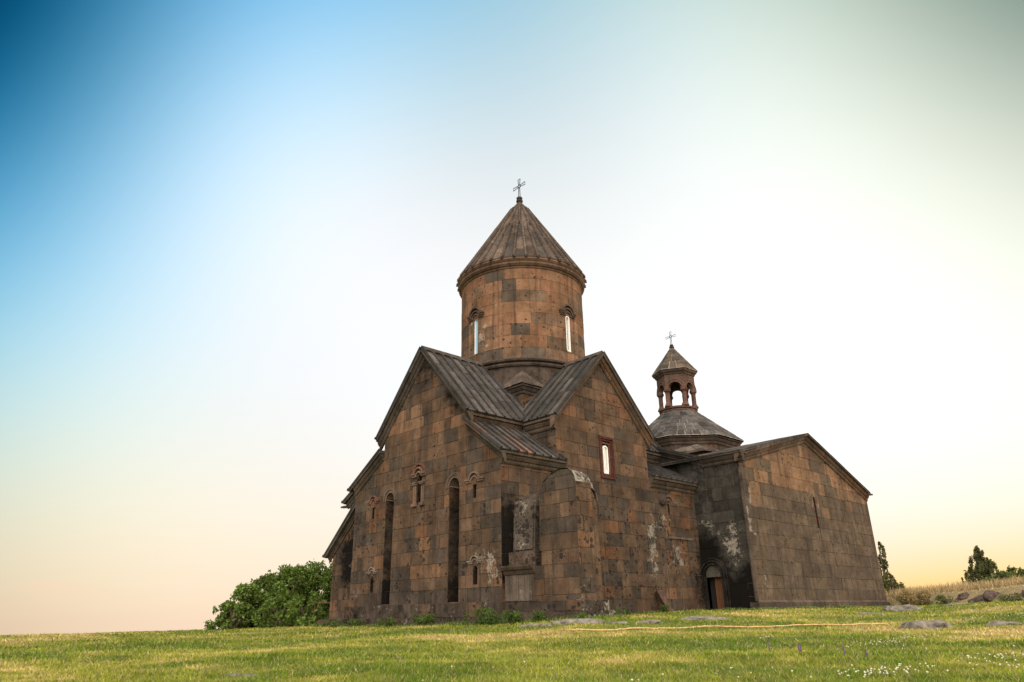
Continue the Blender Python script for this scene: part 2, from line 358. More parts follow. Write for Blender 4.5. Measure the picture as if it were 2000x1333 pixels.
def stone_mat(name, pit=1.0, lichen=.0, streak=1.0, k=.50):
    m, t, b = new_mat(name)
    tc = N(t, 'ShaderNodeTexCoord'); ob = tc.outputs['Object']
    ti = N(t, 'ShaderNodeAttribute', attribute_name='tint').outputs['Color']
    au = N(t, 'ShaderNodeAttribute', attribute_name='aux'); sp = N(t, 'ShaderNodeSeparateColor'); t.links.new(au.outputs['Color'], sp.inputs[0])
    lime, soot, pits = sp.outputs
    def noise(scale, det=6, rough=.6, vec=ob):
        n = N(t, 'ShaderNodeTexNoise', i_Scale=scale, i_Detail=det, i_Roughness=rough); t.links.new(vec, n.inputs['Vector']); return n.outputs[0]
    big = noise(.9, 8); mid = noise(3.2, 8); fine = noise(28, 4, .75); mid2 = noise(1.7, 10, .7)
    f = math_(t, 'MULTIPLY', mapr(t, big, .3, .7, .62, 1.36), mapr(t, mid, .3, .7, .78, 1.22))
    f = math_(t, 'MULTIPLY', f, mapr(t, fine, .25, .75, .72*k, 1.28*k))
    comb = N(t, 'ShaderNodeCombineColor'); [t.links.new(f, comb.inputs[i]) for i in range(3)]
    c = mixc_(t, 1.0, ti, comb.outputs[0], 'MULTIPLY')
    # vertical rain streaks
    mp = N(t, 'ShaderNodeMapping'); mp.inputs['Scale'].default_value = (2.6, 2.6, .16); t.links.new(ob, mp.inputs[0])
    st = noise(1.6, 6, .65, mp.outputs[0]); c = mixc_(t, mapr(t, st, .50, .70, 0, .68*streak), c, (.030, .026, .022))
    # dark holes of the volcanic stone
    vo = N(t, 'ShaderNodeTexVoronoi', i_Scale=5.5); t.links.new(ob, vo.inputs['Vector'])
    wv = N(t, 'ShaderNodeMapping'); wv.inputs['Scale'].default_value = (1, 1, .8)
    vd = N(t, 'ShaderNodeVectorMath', operation='ADD'); nn = N(t, 'ShaderNodeTexNoise', i_Scale=9.0); t.links.new(ob, nn.inputs['Vector'])
    sc_ = N(t, 'ShaderNodeVectorMath', operation='SCALE'); sc_.inputs['Scale'].default_value = .10; t.links.new(nn.outputs['Color'], sc_.inputs[0])
    t.links.new(ob, vd.inputs[0]); t.links.new(sc_.outputs[0], vd.inputs[1]); t.links.new(vd.outputs[0], vo.inputs['Vector'])
    rs = N(t, 'ShaderNodeSeparateColor'); t.links.new(vo.outputs['Color'], rs.inputs[0])
    size = math_(t, 'MULTIPLY', mapr(t, rs.outputs[0], .25, 1, 0, .50), mapr(t, pits, 0, 1, .4, 1.4))
    d = math_(t, 'SUBTRACT', size, vo.outputs['Distance'])
    pm = mapr(t, d, 0, .05, 0, 1)
    vo2 = N(t, 'ShaderNodeTexVoronoi', i_Scale=15.0); t.links.new(vd.outputs[0], vo2.inputs['Vector'])
    rs2 = N(t, 'ShaderNodeSeparateColor'); t.links.new(vo2.outputs['Color'], rs2.inputs[0])
    size2 = math_(t, 'MULTIPLY', mapr(t, rs2.outputs[0], .35, 1, 0, .56), mapr(t, pits, .15, 1, .3, 1.15))
    pm2 = mapr(t, math_(t, 'SUBTRACT', size2, vo2.outputs['Distance']), 0, .1, 0, 1)
    pa = math_(t, 'MULTIPLY', math_(t, 'MAXIMUM', pm, pm2), pit)
    c = mixc_(t, math_(t, 'MULTIPLY', pa, .85), c, (.022, .019, .017))
    # soot (also the shade painted into niches and slits) and lime
    sm = mapr(t, math_(t, 'ADD', soot, math_(t, 'MULTIPLY', math_(t, 'SUBTRACT', mid2, .5), math_(t, 'MINIMUM', math_(t, 'MULTIPLY', soot, 8), 1.6))), .35, .70, 0, .97)
    c = mixc_(t, sm, c, (.007, .0065, .006))
    lm = mapr(t, math_(t, 'ADD', math_(t, 'ADD', lime, math_(t, 'MULTIPLY', math_(t, 'SUBTRACT', noise(11, 6, .7), .5), math_(t, 'MULTIPLY', lime, 2.2))), math_(t, 'MULTIPLY', math_(t, 'SUBTRACT', noise(2.6, 12, .72), .5), math_(t, 'MINIMUM', math_(t, 'MULTIPLY', lime, 5), 2.6))), .5, .72, 0, .85)
    c = mixc_(t, math_(t, 'MULTIPLY', lm, mapr(t, pa, 0, 1, 1, .1)), c, (.245, .222, .185))
    if lichen:
        lc = mapr(t, noise(9, 8, .7), .58, .68, 0, lichen); c = mixc_(t, lc, c, (.26, .26, .21))
    t.links.new(c, b.inputs['Base Color']); b.inputs['Roughness'].default_value = .95; b.inputs['Specular IOR Level'].default_value = .04
    h = math_(t, 'SUBTRACT', math_(t, 'ADD', math_(t, 'MULTIPLY', fine, .35), math_(t, 'MULTIPLY', mid, .8)), math_(t, 'MULTIPLY', pa, 1.2))
    bu = N(t, 'ShaderNodeBump', i_Strength=.55, i_Distance=.03); t.links.new(h, bu.inputs['Height']); t.links.new(bu.outputs[0], b.inputs['Normal'])
    return m
WALL = stone_mat('tuff_ashlar'); ROOF = stone_mat('roof_slabs', pit=.5, lichen=.16, streak=1.2, k=.42); TRIM = stone_mat('carved_tuff', pit=.5, lichen=.15)
def plain(name, col, rough=.8, metal=0, var=.25, scale=12, bump=.2):
    m, t, b = new_mat(name); tc = N(t, 'ShaderNodeTexCoord')
    n = N(t, 'ShaderNodeTexNoise', i_Scale=float(scale), i_Detail=6.0); t.links.new(tc.outputs['Object'], n.inputs['Vector'])
    f = mapr(t, n.outputs[0], .3, .7, 1-var, 1+var); cb = N(t, 'ShaderNodeCombineColor'); [t.links.new(f, cb.inputs[i]) for i in range(3)]
    t.links.new(mixc_(t, 1.0, tuple(col), cb.outputs[0], 'MULTIPLY'), b.inputs['Base Color']); b.inputs['Roughness'].default_value = rough; b.inputs['Metallic'].default_value = metal
    if bump:
        bu = N(t, 'ShaderNodeBump', i_Strength=bump, i_Distance=.02); t.links.new(n.outputs[0], bu.inputs['Height']); t.links.new(bu.outputs[0], b.inputs['Normal'])
    return m
IRON = plain('dark_iron', (.012, .011, .010), .8, 0); RUST = plain('rusty_iron', (.10, .045, .03), .8, .2)
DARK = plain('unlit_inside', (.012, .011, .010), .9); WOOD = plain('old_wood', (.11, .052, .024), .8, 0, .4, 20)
WHITE = plain('white_frame_paint', (.78, .77, .74), .5, 0, .06); HOSE = plain('orange_hose_rubber', (.46, .30, .14), .6, 0, .3)
REDW = plain('red_brown_stone', (.17, .065, .045), .8, 0, .35, 15)
mg, tg, bgm = new_mat('window_glass'); bgm.inputs['Base Color'].default_value = (.25, .42, .52, 1); bgm.inputs['Roughness'].default_value = .12; bgm.inputs['Specular IOR Level'].default_value = .8; GLASS = mg
def leaf_mat(name, trans=.35, rough=.6, spec=.3):
    m, t, b = new_mat(name)
    ti = N(t, 'ShaderNodeAttribute', attribute_name='tint').outputs['Color']
    t.links.new(ti, b.inputs['Base Color']); b.inputs['Roughness'].default_value = rough; b.inputs['Specular IOR Level'].default_value = spec
    tr = N(t, 'ShaderNodeBsdfTranslucent'); t.links.new(ti, tr.inputs[0]); mx = N(t, 'ShaderNodeMixShader'); mx.inputs[0].default_value = trans
    o = [n for n in t.nodes if n.type == 'OUTPUT_MATERIAL'][0]
    t.links.new(b.outputs[0], mx.inputs[1]); t.links.new(tr.outputs[0], mx.inputs[2]); t.links.new(mx.outputs[0], o.inputs[0])
    return m
LEAF = leaf_mat('leaves'); BLADE = leaf_mat('grass_blades', .4, .8, .1)
BARK = plain('bark', (.10, .075, .055), .95, 0, .3, 14, .6)
ROCK = plain('grey_rock', (.125, .112, .094), .95, 0, .6, 7, 1.0); REDROCK = plain('dark_red_rock', (.062, .046, .038), .95, 0, .6, 8, 1.0)
GROUND_TOP = 1

# ------------------------------------------------------------------ ground shape
def sstep(a, b, x): t = np.clip((x-a)/(b-a), 0, 1); return t*t*(3-2*t)
AZT = [-40, 0, 9, 20, 30, 43, 48, 57, 70, 78, 95, 140]; ZT = [-.5, -.5, -.5, -.46, -.38, -.26, -.17, .04, .05, .2, .2, -.5]; DW = [30, 30, 30, 30, 30, 26, 24, 34, 42, 36, 36, 30]
def ground_h(x, y):
    dx, dy = x-CAM[0], y-CAM[1]; d = np.hypot(dx, dy); az = np.degrees(np.arctan2(dx, dy))
    T = np.interp(az, AZT, ZT); dw = np.interp(az, AZT, DW); h = -.5+(T+.5)*sstep(11, dw, d)
    left = sstep(33, 20, az)+sstep(85, 110, az)
    e = np.clip(d-33, 0, None); fall = np.where(e < 60, .0006*e*e, 2.16+.07*(e-60)); h = h-left*fall
    mid = 1-left; h = h-mid*np.clip(d-75, 0, None)*.03
    bank = sstep(65, 70.3, az)*sstep(110, 90, az); dB = 49-(np.clip(az, 66, 84)-70.5)*1.75
    h = h+bank*(.62*sstep(dB, dB+1.6, d)+.35*sstep(dB+3, dB+14, d))
    h = h+.035*np.sin(x*.9+1.3*np.sin(y*.4))*np.cos(y*.7+.8*np.sin(x*.5))*sstep(2, 6, d)*(1-.5*sstep(30, 60, d))
    return h
def gh(x, y): return float(ground_h(np.array([x]), np.array([y]))[0])
def polar(az, d): a = radians(az); return CAM[0]+d*sin(a), CAM[1]+d*cos(a)

# ------------------------------------------------------------------ THE CHURCH
church = thing('stone_church', (0, 0, 0), 'large brown stone church with a round drum, ribbed cone roof and steep gables', 'church')
FE = Fr((0, 0, 0), (0, 1, 0), (0, 0, 1)); FE.N = -FE.N           # east face: u = y, v = z
FN = Fr((0, 0, 0), (1, 0, 0), (0, 0, 1))                          # north face: u = x, v = z
YC, XC = 4.93, 6.10
def blob(u, v, cu, cv, ru, rv): return max(0., 1-((u-cu)/ru)**2-((v-cv)/rv)**2)
def tint_east(u, v, R):
    low = v < 1.0
    t = tuff(u, v, R, .03 if low else .14, .65 if low else .2)
    if v > 9 or (u < 2.2 and v > 5.0) or u > 8.7: t = tuff(u, v, R, .05, .5)
    if 7.6 < v < 8.6 and 3.2 < u < 7.6 and R.random() < .35: t = (.34, .21, .13)
    return t
def aux_east(u, v, R):
    lime = .0; soot = 0.
    if v < 1.1: lime = .22; soot = .16
    lime = max(lime, .62*blob(u, v, .7, 1.7, 1.1, 1.2), .3*blob(u, v, 1.4, 5.2, 1.2, 1.0), .42*blob(u, v, 9.7, .8, 1.5, 1.0), .3*blob(u, v, 1.5, 2, 1, 1))
    soot = max(soot, .7*blob(u, v, 2.7, 8.4, .9, 1.0), .62*blob(u, v, 5.2, 10.3, 1.6, 1.3), .5*blob(u, v, 9.4, 6.6, 1.0, 1.6), .5*blob(u, v, 3.2, 9.0, 1.2, 1.0), .42*blob(u, v, 5.5, .9, 4.5, .6))
    return (lime, soot, R.random() if v < 5 else R.random()*.5)
mb = MB()
N1, N2 = (6.96, 7.57), (2.42, 3.06); SPR = 4.86
holes = []
for a, b in (N1, N2): holes.append((a, b, .50, SPR)); holes.append((a-.001, b+.001, SPR, SPR+.34))
slits = [(1.50, .09, 4.20, 4.70, 0), (8.58, .09, 4.14, 4.62, 0), (1.45, .13, 1.07, 1.72, 1), (8.40, .11, 1.0, 1.66, 1)]
for c, hw, a, b, ar in slits: holes.append((c-hw, c+hw, a, b))
holes.append((4.94, 5.26, 4.36, 5.62))
ashlar(mb, FE, [[(0, .45), (2, .45), (2, 7.36), (0, 5.80)], [(2, .45), (7.92, .45), (7.92, 7.6), (YC, 11.1), (2, 7.6)], [(7.92, .45), (10.15, .45), (10.15, 5.68), (7.92, 7.0)]],
       holes, seed=11, tint=tint_east, aux=aux_east)
mb.build('wall', WALL, church, label='east facade with two tall narrow niches')
def tint_north(u, v, R):
    t = tuff(u, v, R, .17 if v < 5 else .10, .16 if v > 5 else .3)
    if v > 8.7: t = tuff(u, v, R, .1, .35)
    return t
def aux_north(u, v, R):
    lime = max(.72*blob(u, v, 9.0, 2.8, .55, 2.6), .62*blob(u, v, 11.0, 2.4, 1.2, 1.0), .6*blob(u, v, 10.0, 3.9, 1.3, .6), .3*blob(u, v, 11.2, 2.5, 1.93, 2.8), .45*blob(u, v, 4.4, 3.9, 1.5, 1.6), .4*blob(u, v, 8.6, .6, 1.2, .6), .3*blob(u, v, 5, 6.8, 2, 1))
    soot = max(.75*blob(u, v, 12.9, 1.0, 1.3, 3.0), .5*blob(u, v, 6, 9.3, 1.5, 1.2)*.4, .95*blob(u, v, .1, 2.6, 1.5, 2.6))  # last term blackens the wall in the recess by the cross stone
    return (lime, soot, R.random() if v < 4 else R.random()*.45)
mb = MB(); wh = (5.76, 6.66, 5.42, 7.20)
ashlar(mb, FN, [[(0, .0), (3.06, .0), (3.06, 5.8), (0, 5.8)], [(3.06, .0), (9.14, .0), (9.14, 7.58), (XC, 10.93), (3.06, 7.58)], [(9.14, .0), (12.75, .0), (12.75, 5.85), (9.14, 5.85)]],
       [wh, (10.46, 10.56, 4.2, 4.72)], seed=23, tint=tint_north, aux=aux_north)
mb.build('wall', WALL, church, label='north facade with the framed window')
# inner walls beside the arms, and hidden rear walls
mb = MB(); GT = lambda u, v, R: tuff(u, v, R, .06, .6)
f = Fr((0, 1.93, 0), (1, 0, 0), (0, 0, 1)); ashlar(mb, f, [[(0, 5.8), (3.06, 5.8), (3.06, 7.52), (0, 7.52)]], seed=31, tint=tuff)
ashlar(mb, f, [[(9.14, 5.8), (12.75, 5.8), (12.75, 7.8), (9.14, 7.8)]], seed=32, tint=GT, aux=lambda u, v, R: (.1, .5, .3))
f = Fr((3.06, 0, 0), (0, 1, 0), (0, 0, 1)); f.N = -f.N; ashlar(mb, f, [[(0, 5.4), (2, 5.4), (2, 7.52), (0, 7.52)]], seed=33, tint=GT, aux=lambda u, v, R: (.28 if v < 6.6 else .1, .25, .3))
f = Fr((9.14, 0, 0), (0, 1, 0), (0, 0, 1)); ashlar(mb, f, [[(0, 5.4), (2, 5.4), (2, 7.52), (0, 7.52)]], seed=34, tint=GT)
ashlar(mb, Fr((0, 10.15, 0), (-1, 0, 0), (0, 0, 1)), [[(-12.75, -.3), (0, -.3), (0, 5.9), (-12.75, 5.9)]], seed=35)
mb.poly([(3.06, 10.15, 0), (9.14, 10.15, 0), (9.14, 10.15, 7.58), (XC, 10.15, 10.9), (3.06, 10.15, 7.58)], (.15, .12, .1))
mb.poly([(12.75, 0, 0), (12.75, 10.15, 0), (12.75, 10.15, 5.9), (12.75, 7.92, 7.58), (12.75, YC, 11.0), (12.75, 2, 7.58), (12.75, 0, 5.9)], (.15, .12, .1))
for x in (3.06, 9.14): mb.poly([(x, 7.92, 5), (x, 10.15, 5), (x, 10.15, 7.58), (x, 7.92, 7.58)], (.14, .115, .1))
mb.build('wall', WALL, church, label='grey inner wall above the corner roofs')
# plinth steps
mb = MB(); R = random.Random(4)
def step_row(mb, fr, u0, u1, z0, z1, n0, n1, seed, aux=None, taper=0):
    R = random.Random(seed); u = u0
    while u < u1-.01:
        w = min(R.uniform(.5, 1.3), u1-u); w = u1-u if u1-u-w < .3 else w
        t = tuff(0, 0, R, .0, .85); g = .008; j = R.uniform(-.02, .02)
        a = [fr.p(u+g, z0, n0), fr.p(u+w-g, z0, n0), fr.p(u+w-g, z0, n1+j+taper), fr.p(u+g, z0, n1+j+taper)]
        b = [fr.p(u+g, z1, n0), fr.p(u+w-g, z1, n0), fr.p(u+w-g, z1-R.uniform(0, .03), n1+j), fr.p(u+g, z1-R.uniform(0, .03), n1+j)]
        mb.hexa(a, b, t, aux or (.34, .36, R.random())); u += w
step_row(mb, FE, -.1, 10.35, -.03, .47, -.2, .20, 5); step_row(mb, FE, -.3, 10.8, -.8, -.03, -.2, .46, 6)
step_row(mb, FN, -.1, 12.7, -.4, .02, -.2, .05, 7, taper=.1)
mb.build('plinth', WALL, church)
# niches: two faces meeting in a V, arched head with a little half-cone
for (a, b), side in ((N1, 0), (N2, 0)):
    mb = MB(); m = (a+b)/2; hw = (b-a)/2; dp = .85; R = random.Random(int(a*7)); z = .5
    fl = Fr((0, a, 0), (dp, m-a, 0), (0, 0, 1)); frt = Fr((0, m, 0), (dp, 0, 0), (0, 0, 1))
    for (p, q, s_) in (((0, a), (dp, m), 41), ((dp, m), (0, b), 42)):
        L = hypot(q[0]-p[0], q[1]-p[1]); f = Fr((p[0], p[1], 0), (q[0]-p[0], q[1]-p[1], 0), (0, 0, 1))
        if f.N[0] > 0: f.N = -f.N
        ashlar(mb, f, [[(0, .5), (L, .5), (L, SPR+.3), (0, SPR+.3)]], seed=s_, rows=(.46, .56), wid=(.7, .9), tint=lambda u, v, R: tuple(q*.6 for q in tuff(u, v, R, .25, .4)), aux=lambda u, v, R: (0, .75 if v < 1.3 else .50, .5))  # stones darkened to paint the niche's shade, over some real weathering
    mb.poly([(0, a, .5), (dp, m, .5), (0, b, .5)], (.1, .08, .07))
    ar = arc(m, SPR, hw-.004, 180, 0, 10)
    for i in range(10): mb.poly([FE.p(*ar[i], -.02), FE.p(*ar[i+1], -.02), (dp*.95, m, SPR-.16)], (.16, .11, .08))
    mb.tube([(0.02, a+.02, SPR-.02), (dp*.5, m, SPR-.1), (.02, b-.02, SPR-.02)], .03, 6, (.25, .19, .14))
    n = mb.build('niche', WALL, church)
    mb = MB(); top = SPR+.34; ar = arc(m, SPR, hw, 180, 0, 14)
    for i in range(14):
        mb_ = [ar[i], ar[i+1], (ar[i+1][0], top), (ar[i][0], top)]
        prism(mb, FE, mb_[::-1], -.12, .004, (.19, .135, .10))
    for r0, w, n1 in ((hw+.0, .10, .02), (hw+.11, .035, .05), (hw+.17, .055, .03)):
        band(mb, FE, arc(m, SPR-.04, r0, 186, -6, 18), w, -.03, n1, (.23, .165, .125), (.18, 0, .2), side=1)
    mb.build('niche_arch', TRIM, n)
# moulded hood over a slit: flat-round-flat
def hood(mb, fr, c, z, r, arm, w, tint, d=.07, k=2):
    for i in range(k):
        rr = r+i*w*1.15; zz = z+i*w*1.15
        pts = [(c-rr-arm+i*w*.3, zz), (c-rr, zz)]+arc(c, zz, rr, 180, 0, 10)[1:-1]+[(c+rr, zz), (c+rr+arm-i*w*.3, zz)]
        band(mb, fr, pts, w, -.03, d*(.7+.45*i), tint, (.1, .05, .2))
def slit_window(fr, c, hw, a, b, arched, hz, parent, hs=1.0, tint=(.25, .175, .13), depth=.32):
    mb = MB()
    for s_ in (-1, 1): prism(mb, fr, [(c+s_*hw, a), (c+s_*hw, b), (c+s_*(hw+.05), b), (c+s_*(hw+.05), a)][::s_], -depth, -.015, (.05, .038, .03), (0, .4, .2))  # jamb stones coloured dark to stand for shade inside the slit
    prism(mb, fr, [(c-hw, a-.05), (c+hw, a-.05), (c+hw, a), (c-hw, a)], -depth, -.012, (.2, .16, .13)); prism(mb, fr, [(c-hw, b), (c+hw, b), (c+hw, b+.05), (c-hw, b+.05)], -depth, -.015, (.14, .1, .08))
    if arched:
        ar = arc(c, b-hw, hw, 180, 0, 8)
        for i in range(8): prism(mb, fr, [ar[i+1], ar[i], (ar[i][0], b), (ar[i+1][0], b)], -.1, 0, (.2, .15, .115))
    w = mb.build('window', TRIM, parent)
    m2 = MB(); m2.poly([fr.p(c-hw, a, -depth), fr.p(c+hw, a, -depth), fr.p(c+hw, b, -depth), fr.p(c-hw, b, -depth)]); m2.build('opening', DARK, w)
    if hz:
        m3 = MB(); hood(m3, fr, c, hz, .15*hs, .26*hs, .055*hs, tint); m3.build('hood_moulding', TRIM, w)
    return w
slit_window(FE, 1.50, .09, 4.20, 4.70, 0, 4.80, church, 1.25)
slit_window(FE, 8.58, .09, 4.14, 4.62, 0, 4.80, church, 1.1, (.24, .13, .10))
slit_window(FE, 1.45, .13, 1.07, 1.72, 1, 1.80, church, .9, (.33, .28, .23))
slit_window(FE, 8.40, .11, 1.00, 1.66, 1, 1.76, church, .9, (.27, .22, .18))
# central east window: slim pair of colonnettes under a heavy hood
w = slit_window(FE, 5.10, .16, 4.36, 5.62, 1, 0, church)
mb = MB()
for i, (rr, wd, n1) in enumerate(((.17, .07, .09), (.25, .07, .13), (.33, .05, .10))):
    pts = [(5.10-rr-.30+i*.08, 5.52+i*.09), (5.10-rr, 5.52+i*.09)]+arc(5.10, 5.52+i*.09, rr, 180, 0, 12)[1:-1]+[(5.10+rr, 5.52+i*.09), (5.10+rr+.30-i*.08, 5.52+i*.09)]
    band(mb, FE, pts, wd, -.03, n1, (.27, .18, .13) if i != 2 else (.30, .12, .09), (.1, 0, .2))
mb.build('hood_moulding', TRIM, w)
for s_ in (-1, 1):
    mb = MB()
    for off in (.22, .34):
        c = 5.10+s_*off; mb.tube([FE.p(c, 4.42, .03), FE.p(c, 5.2, .03)], .05, 8, (.27, .175, .12))
    c = 5.10+s_*.28
    mb.box((-.12, c-.14, 5.18), (.02, c+.14, 5.25), (.25, .165, .12)); mb.box((-.14, c-.17, 5.25), (.02, c+.17, 5.30), (.25, .165, .12)); mb.box((-.12, c-.15, 4.30), (.02, c+.15, 4.43), (.25, .165, .12))
    mb.build('colonnette', TRIM, w)
# north framed window
mb = MB(); a, b, c, d = wh; RED = (.13, .05, .038)
def rectpts(a, b, c, d): return [(a, c), (b, c), (b, d), (a, d)]
band(mb, FN, rectpts(a-.02, b+.02, c-.02, d+.02), .09, -.05, .07, RED, side=1, closed=True)
band(mb, FN, rectpts(a+.08, b-.08, c+.08, d-.08), .08, -.10, .03, (.12, .05, .04), side=1, closed=True)
for (x0, x1, z0, z1) in ((a, 6.0, c, d), (6.40, b, c, d), (6.0, 6.40, c, 5.70), (6.0, 6.40, 6.92, d)): prism(mb, FN, [(x0, z0), (x1, z0), (x1, z1), (x0, z1)], -.2, -.05, (.13, .085, .065))
band(mb, FN, rectpts(5.98, 6.42, 5.62, 6.92), .07, -.1, -.01, (.22, .10, .08), side=-1, closed=True)
wn = mb.build('window', TRIM, church, label='dark red framed window in the north gable')
mb = MB(); prism(mb, FN, [(6.05, 5.62), (6.37, 5.62), (6.37, 5.74), (6.05, 5.74)], -.2, -.04)
for x in (6.06, 6.31): prism(mb, FN, [(x, 5.74), (x+.07, 5.74), (x+.07, 6.72), (x, 6.72)], -.18, -.03)
band(mb, FN, arc(6.22, 6.70, .10, 180, 0, 8), .06, -.18, -.03, (1, 1, 1)); prism(mb, FN, [(6.19, 5.74), (6.24, 5.74), (6.24, 6.8), (6.19, 6.8)], -.17, -.06)
mb.build('frame', WHITE, wn)
mb = MB(); mb.poly([FN.p(6.02, 5.70, -.19), FN.p(6.40, 5.70, -.19), FN.p(6.40, 6.90, -.19), FN.p(6.02, 6.90, -.19)]); mb.build('pane', plain('bright_pane', (.55, .56, .55), .3, 0, .05), wn)
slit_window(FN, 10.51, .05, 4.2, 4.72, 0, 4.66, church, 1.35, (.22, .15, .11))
# walled-up arch and round worn boss on the north-west corner wall
mb = MB(); band(mb, FN, [(9.95, .1), (9.95, 1.45)]+arc(10.45, 1.55, .5, 180, 0, 12)+[(10.95, 1.45), (10.95, .1)], .05, -.02, .03, (.21, .165, .125), (.3, .05, .4)); mb.build('blind_arch', TRIM, church); mb = MB()
band(mb, FN, [(10.3, 3.15), (12.3, 3.15)], .09, -.02, .05, (.22, .18, .14), (.25, .1, .4)); mb.build('string_course', TRIM, church)
mb = MB(); mb.lathe((0, 0), [(0.0, 0), (.0, 0)], 3)
mb = MB()
for k in range(14):
    A, B = 2*pi*k/14, 2*pi*(k+1)/14
    for r0, n0, r1, n1 in ((.30, -.02, .24, .12), (.24, .12, .1, .17), (.1, .17, 0.001, .15)):
        mb.poly([FN.p(10.02+r0*cos(A), 4.86+r0*sin(A), n0), FN.p(10.02+r0*cos(B), 4.86+r0*sin(B), n0), FN.p(10.02+r1*cos(B), 4.86+r1*sin(B), n1), FN.p(10.02+r1*cos(A), 4.86+r1*sin(A), n1)], (.13, .10, .08), (0, .2, .9))
mb.build('boss', TRIM, church)

# cornices
Zu = (0, 0, 1)
def cornice(pts, outs, prof=CORN, tint=GR, parent=church, seed=1, ups=None, scale=1):
    mb = MB(); sweep(mb, pts, outs, ups or [Zu]*len(pts), [(a*scale, b*scale) for a, b in prof], tint, (.22, .12, .3), 1.1, random.Random(seed)); return mb.build('cornice', TRIM, parent)
EO, NO, WO, SO = (-1, 0, 0), (0, -1, 0), (1, 0, 0), (0, 1, 0)
ov = .29; sl = (11.25-7.66)/(YC-1.93+ov); sn = (11.09-7.62)/(XC-3.06+ov)
cornice([(0, 1.93-ov, 7.64), (0, YC, 11.23), (0, 7.92+ov, 7.64)], [EO]*3, seed=2)
cornice([(3.06-ov, 0, 7.60), (XC, 0, 11.07), (9.14+ov, 0, 7.60)], [NO]*3, tint=BR, seed=3)
cornice([(-.02, 1.93, 7.60), (2.8, 1.93, 7.60)], [NO]*2, tint=BR, seed=4)
cornice([(3.06, 1.7, 7.57), (3.06, -.02, 7.57)], [EO]*2, tint=GR, seed=5)
cornice([(9.14, 1.93, 7.60), (13.0, 1.93, 7.60)], [NO]*2, tint=GR, seed=6)
s2 = .72
cornice([(0, 1.93, 7.36), (0, -.27, 7.36-2.27*s2)], [EO]*2, seed=7, scale=.85)
cornice([(-.02, 0, 5.74), (3.38, 0, 5.74)], [NO]*2, tint=GR, seed=8, scale=.95)
cornice([(9.2, 0, 5.80), (12.7, 0, 5.80)], [NO]*2, tint=GR, seed=9, scale=.95)
cornice([(0, 7.92, 7.06), (0, 10.12, 5.74)], [EO]*2, seed=10, scale=.85)
cornice([(0, 10.15, 5.6), (12.7, 10.15, 5.6)], [SO]*2, seed=12, scale=.9)

# roofs
def add_roof(name, O, U, V, poly, parent=church, **kw):
    a = MB(); b = a; roof(a, b, O, U, V, poly, **kw); r = a.build(name, ROOF, parent)
    return r
z0 = 7.66
def arm(name, O, U, V, Le, Lr, seed, **kw):
    """Le length at the eave, Lr length at the ridge; V unnormalised from eave to ridge"""
    l = np.linalg.norm(V); add_roof(name, O, U, V, [(0, 0), (Le, 0), (Lr, l), (0, l)], seed=seed, cap=.42, **kw)
dyE = YC-1.93+ov; dzE = dyE*sl; dxN = XC-3.06+ov; dzN = dxN*sn
arm('gable_roof', (-.32, 1.93-ov, z0), (1, 0, 0), (0, dyE, dzE), 3.06-ov+.32, XC+.32, 51)
arm('gable_roof', (-.32, 7.92+ov-.02, z0), (1, 0, 0), (0, -(7.92+ov-YC-.02), dzE), 3.06, XC+.32, 52)
arm('gable_roof', (3.06-ov, -.32, 7.62), (0, 1, 0), (dxN, 0, dzN), 1.93-ov+.32, YC+.32, 53)
arm('gable_roof', (9.14+ov, -.32, 7.62), (0, 1, 0), (-(9.14+ov-XC), 0, dzN), 1.93-ov+.32, YC+.32, 54)
arm('gable_roof', (13.1, 1.93-ov, z0), (-1, 0, 0), (0, dyE, dzE), 3.96-ov+.3, 13.1-XC, 55)
arm('gable_roof', (13.1, 7.92+ov, z0), (-1, 0, 0), (0, -(7.92+ov-YC), dzE), 3.96, 13.1-XC, 56)
arm('gable_roof', (3.06-ov, 10.4, 7.62), (0, -1, 0), (dxN, 0, dzN), 2.2, 5, 57)
arm('gable_roof', (9.14+ov, 10.4, 7.62), (0, -1, 0), (-(9.14+ov-XC), 0, dzN), 2.2, 5, 58)
def lean(O, U, V, w, seed, **kw): l = np.linalg.norm(V); add_roof('lean_to_roof', O, U, V, [(0, 0), (w, 0), (w, l), (0, l)], seed=seed, pitch=.44, red=.18, **kw)
lean((-.28, -.30, 5.76), (1, 0, 0), (0, 2.30, 2.30*s2), 3.62, 61)
lean((9.18, -.30, 5.82), (1, 0, 0), (0, 2.30, 2.30*.54), 3.6, 62)
lean((-.28, 10.42, 5.60), (1, 0, 0), (0, -2.5, 1.5), 3.4, 63)

# drum
mb = MB(); DC = (6.40, 5.24); DR = 3.2
FD = Fr((0, 0, 0), (1, 0, 0), (0, 0, 1), curve=(DC, DR)); cu = 2*pi*DR
wins = [pi*DR, 1.5*pi*DR, 0.5*pi*DR, 2*pi*DR-.3]
dh = []
for w in wins[:3]: dh.append((w-.15, w+.15, 11.85, 13.75))
def tint_drum(u, v, R): return tuple(q*1.28 for q in (tuff(u, v, R, .45, .12) if v > 11.6 else tuff(u, v, R, .15, .5)))
ashlar(mb, FD, [[(0, 11.2), (cu, 11.2), (cu, 16.02), (0, 16.02)]], dh, rows=(.58, .64), wid=(.6, 1.35), seed=77, tint=tint_drum,
       aux=lambda u, v, R: (.5*max(blob(u, v, wins[0]+.45, 12.5, .4, 1.2), .3*blob(u, v, wins[0]-.5, 13.4, .5, .5)), 0, R.random()*.4), g=.004)
drum = mb.build('drum', WALL, church)
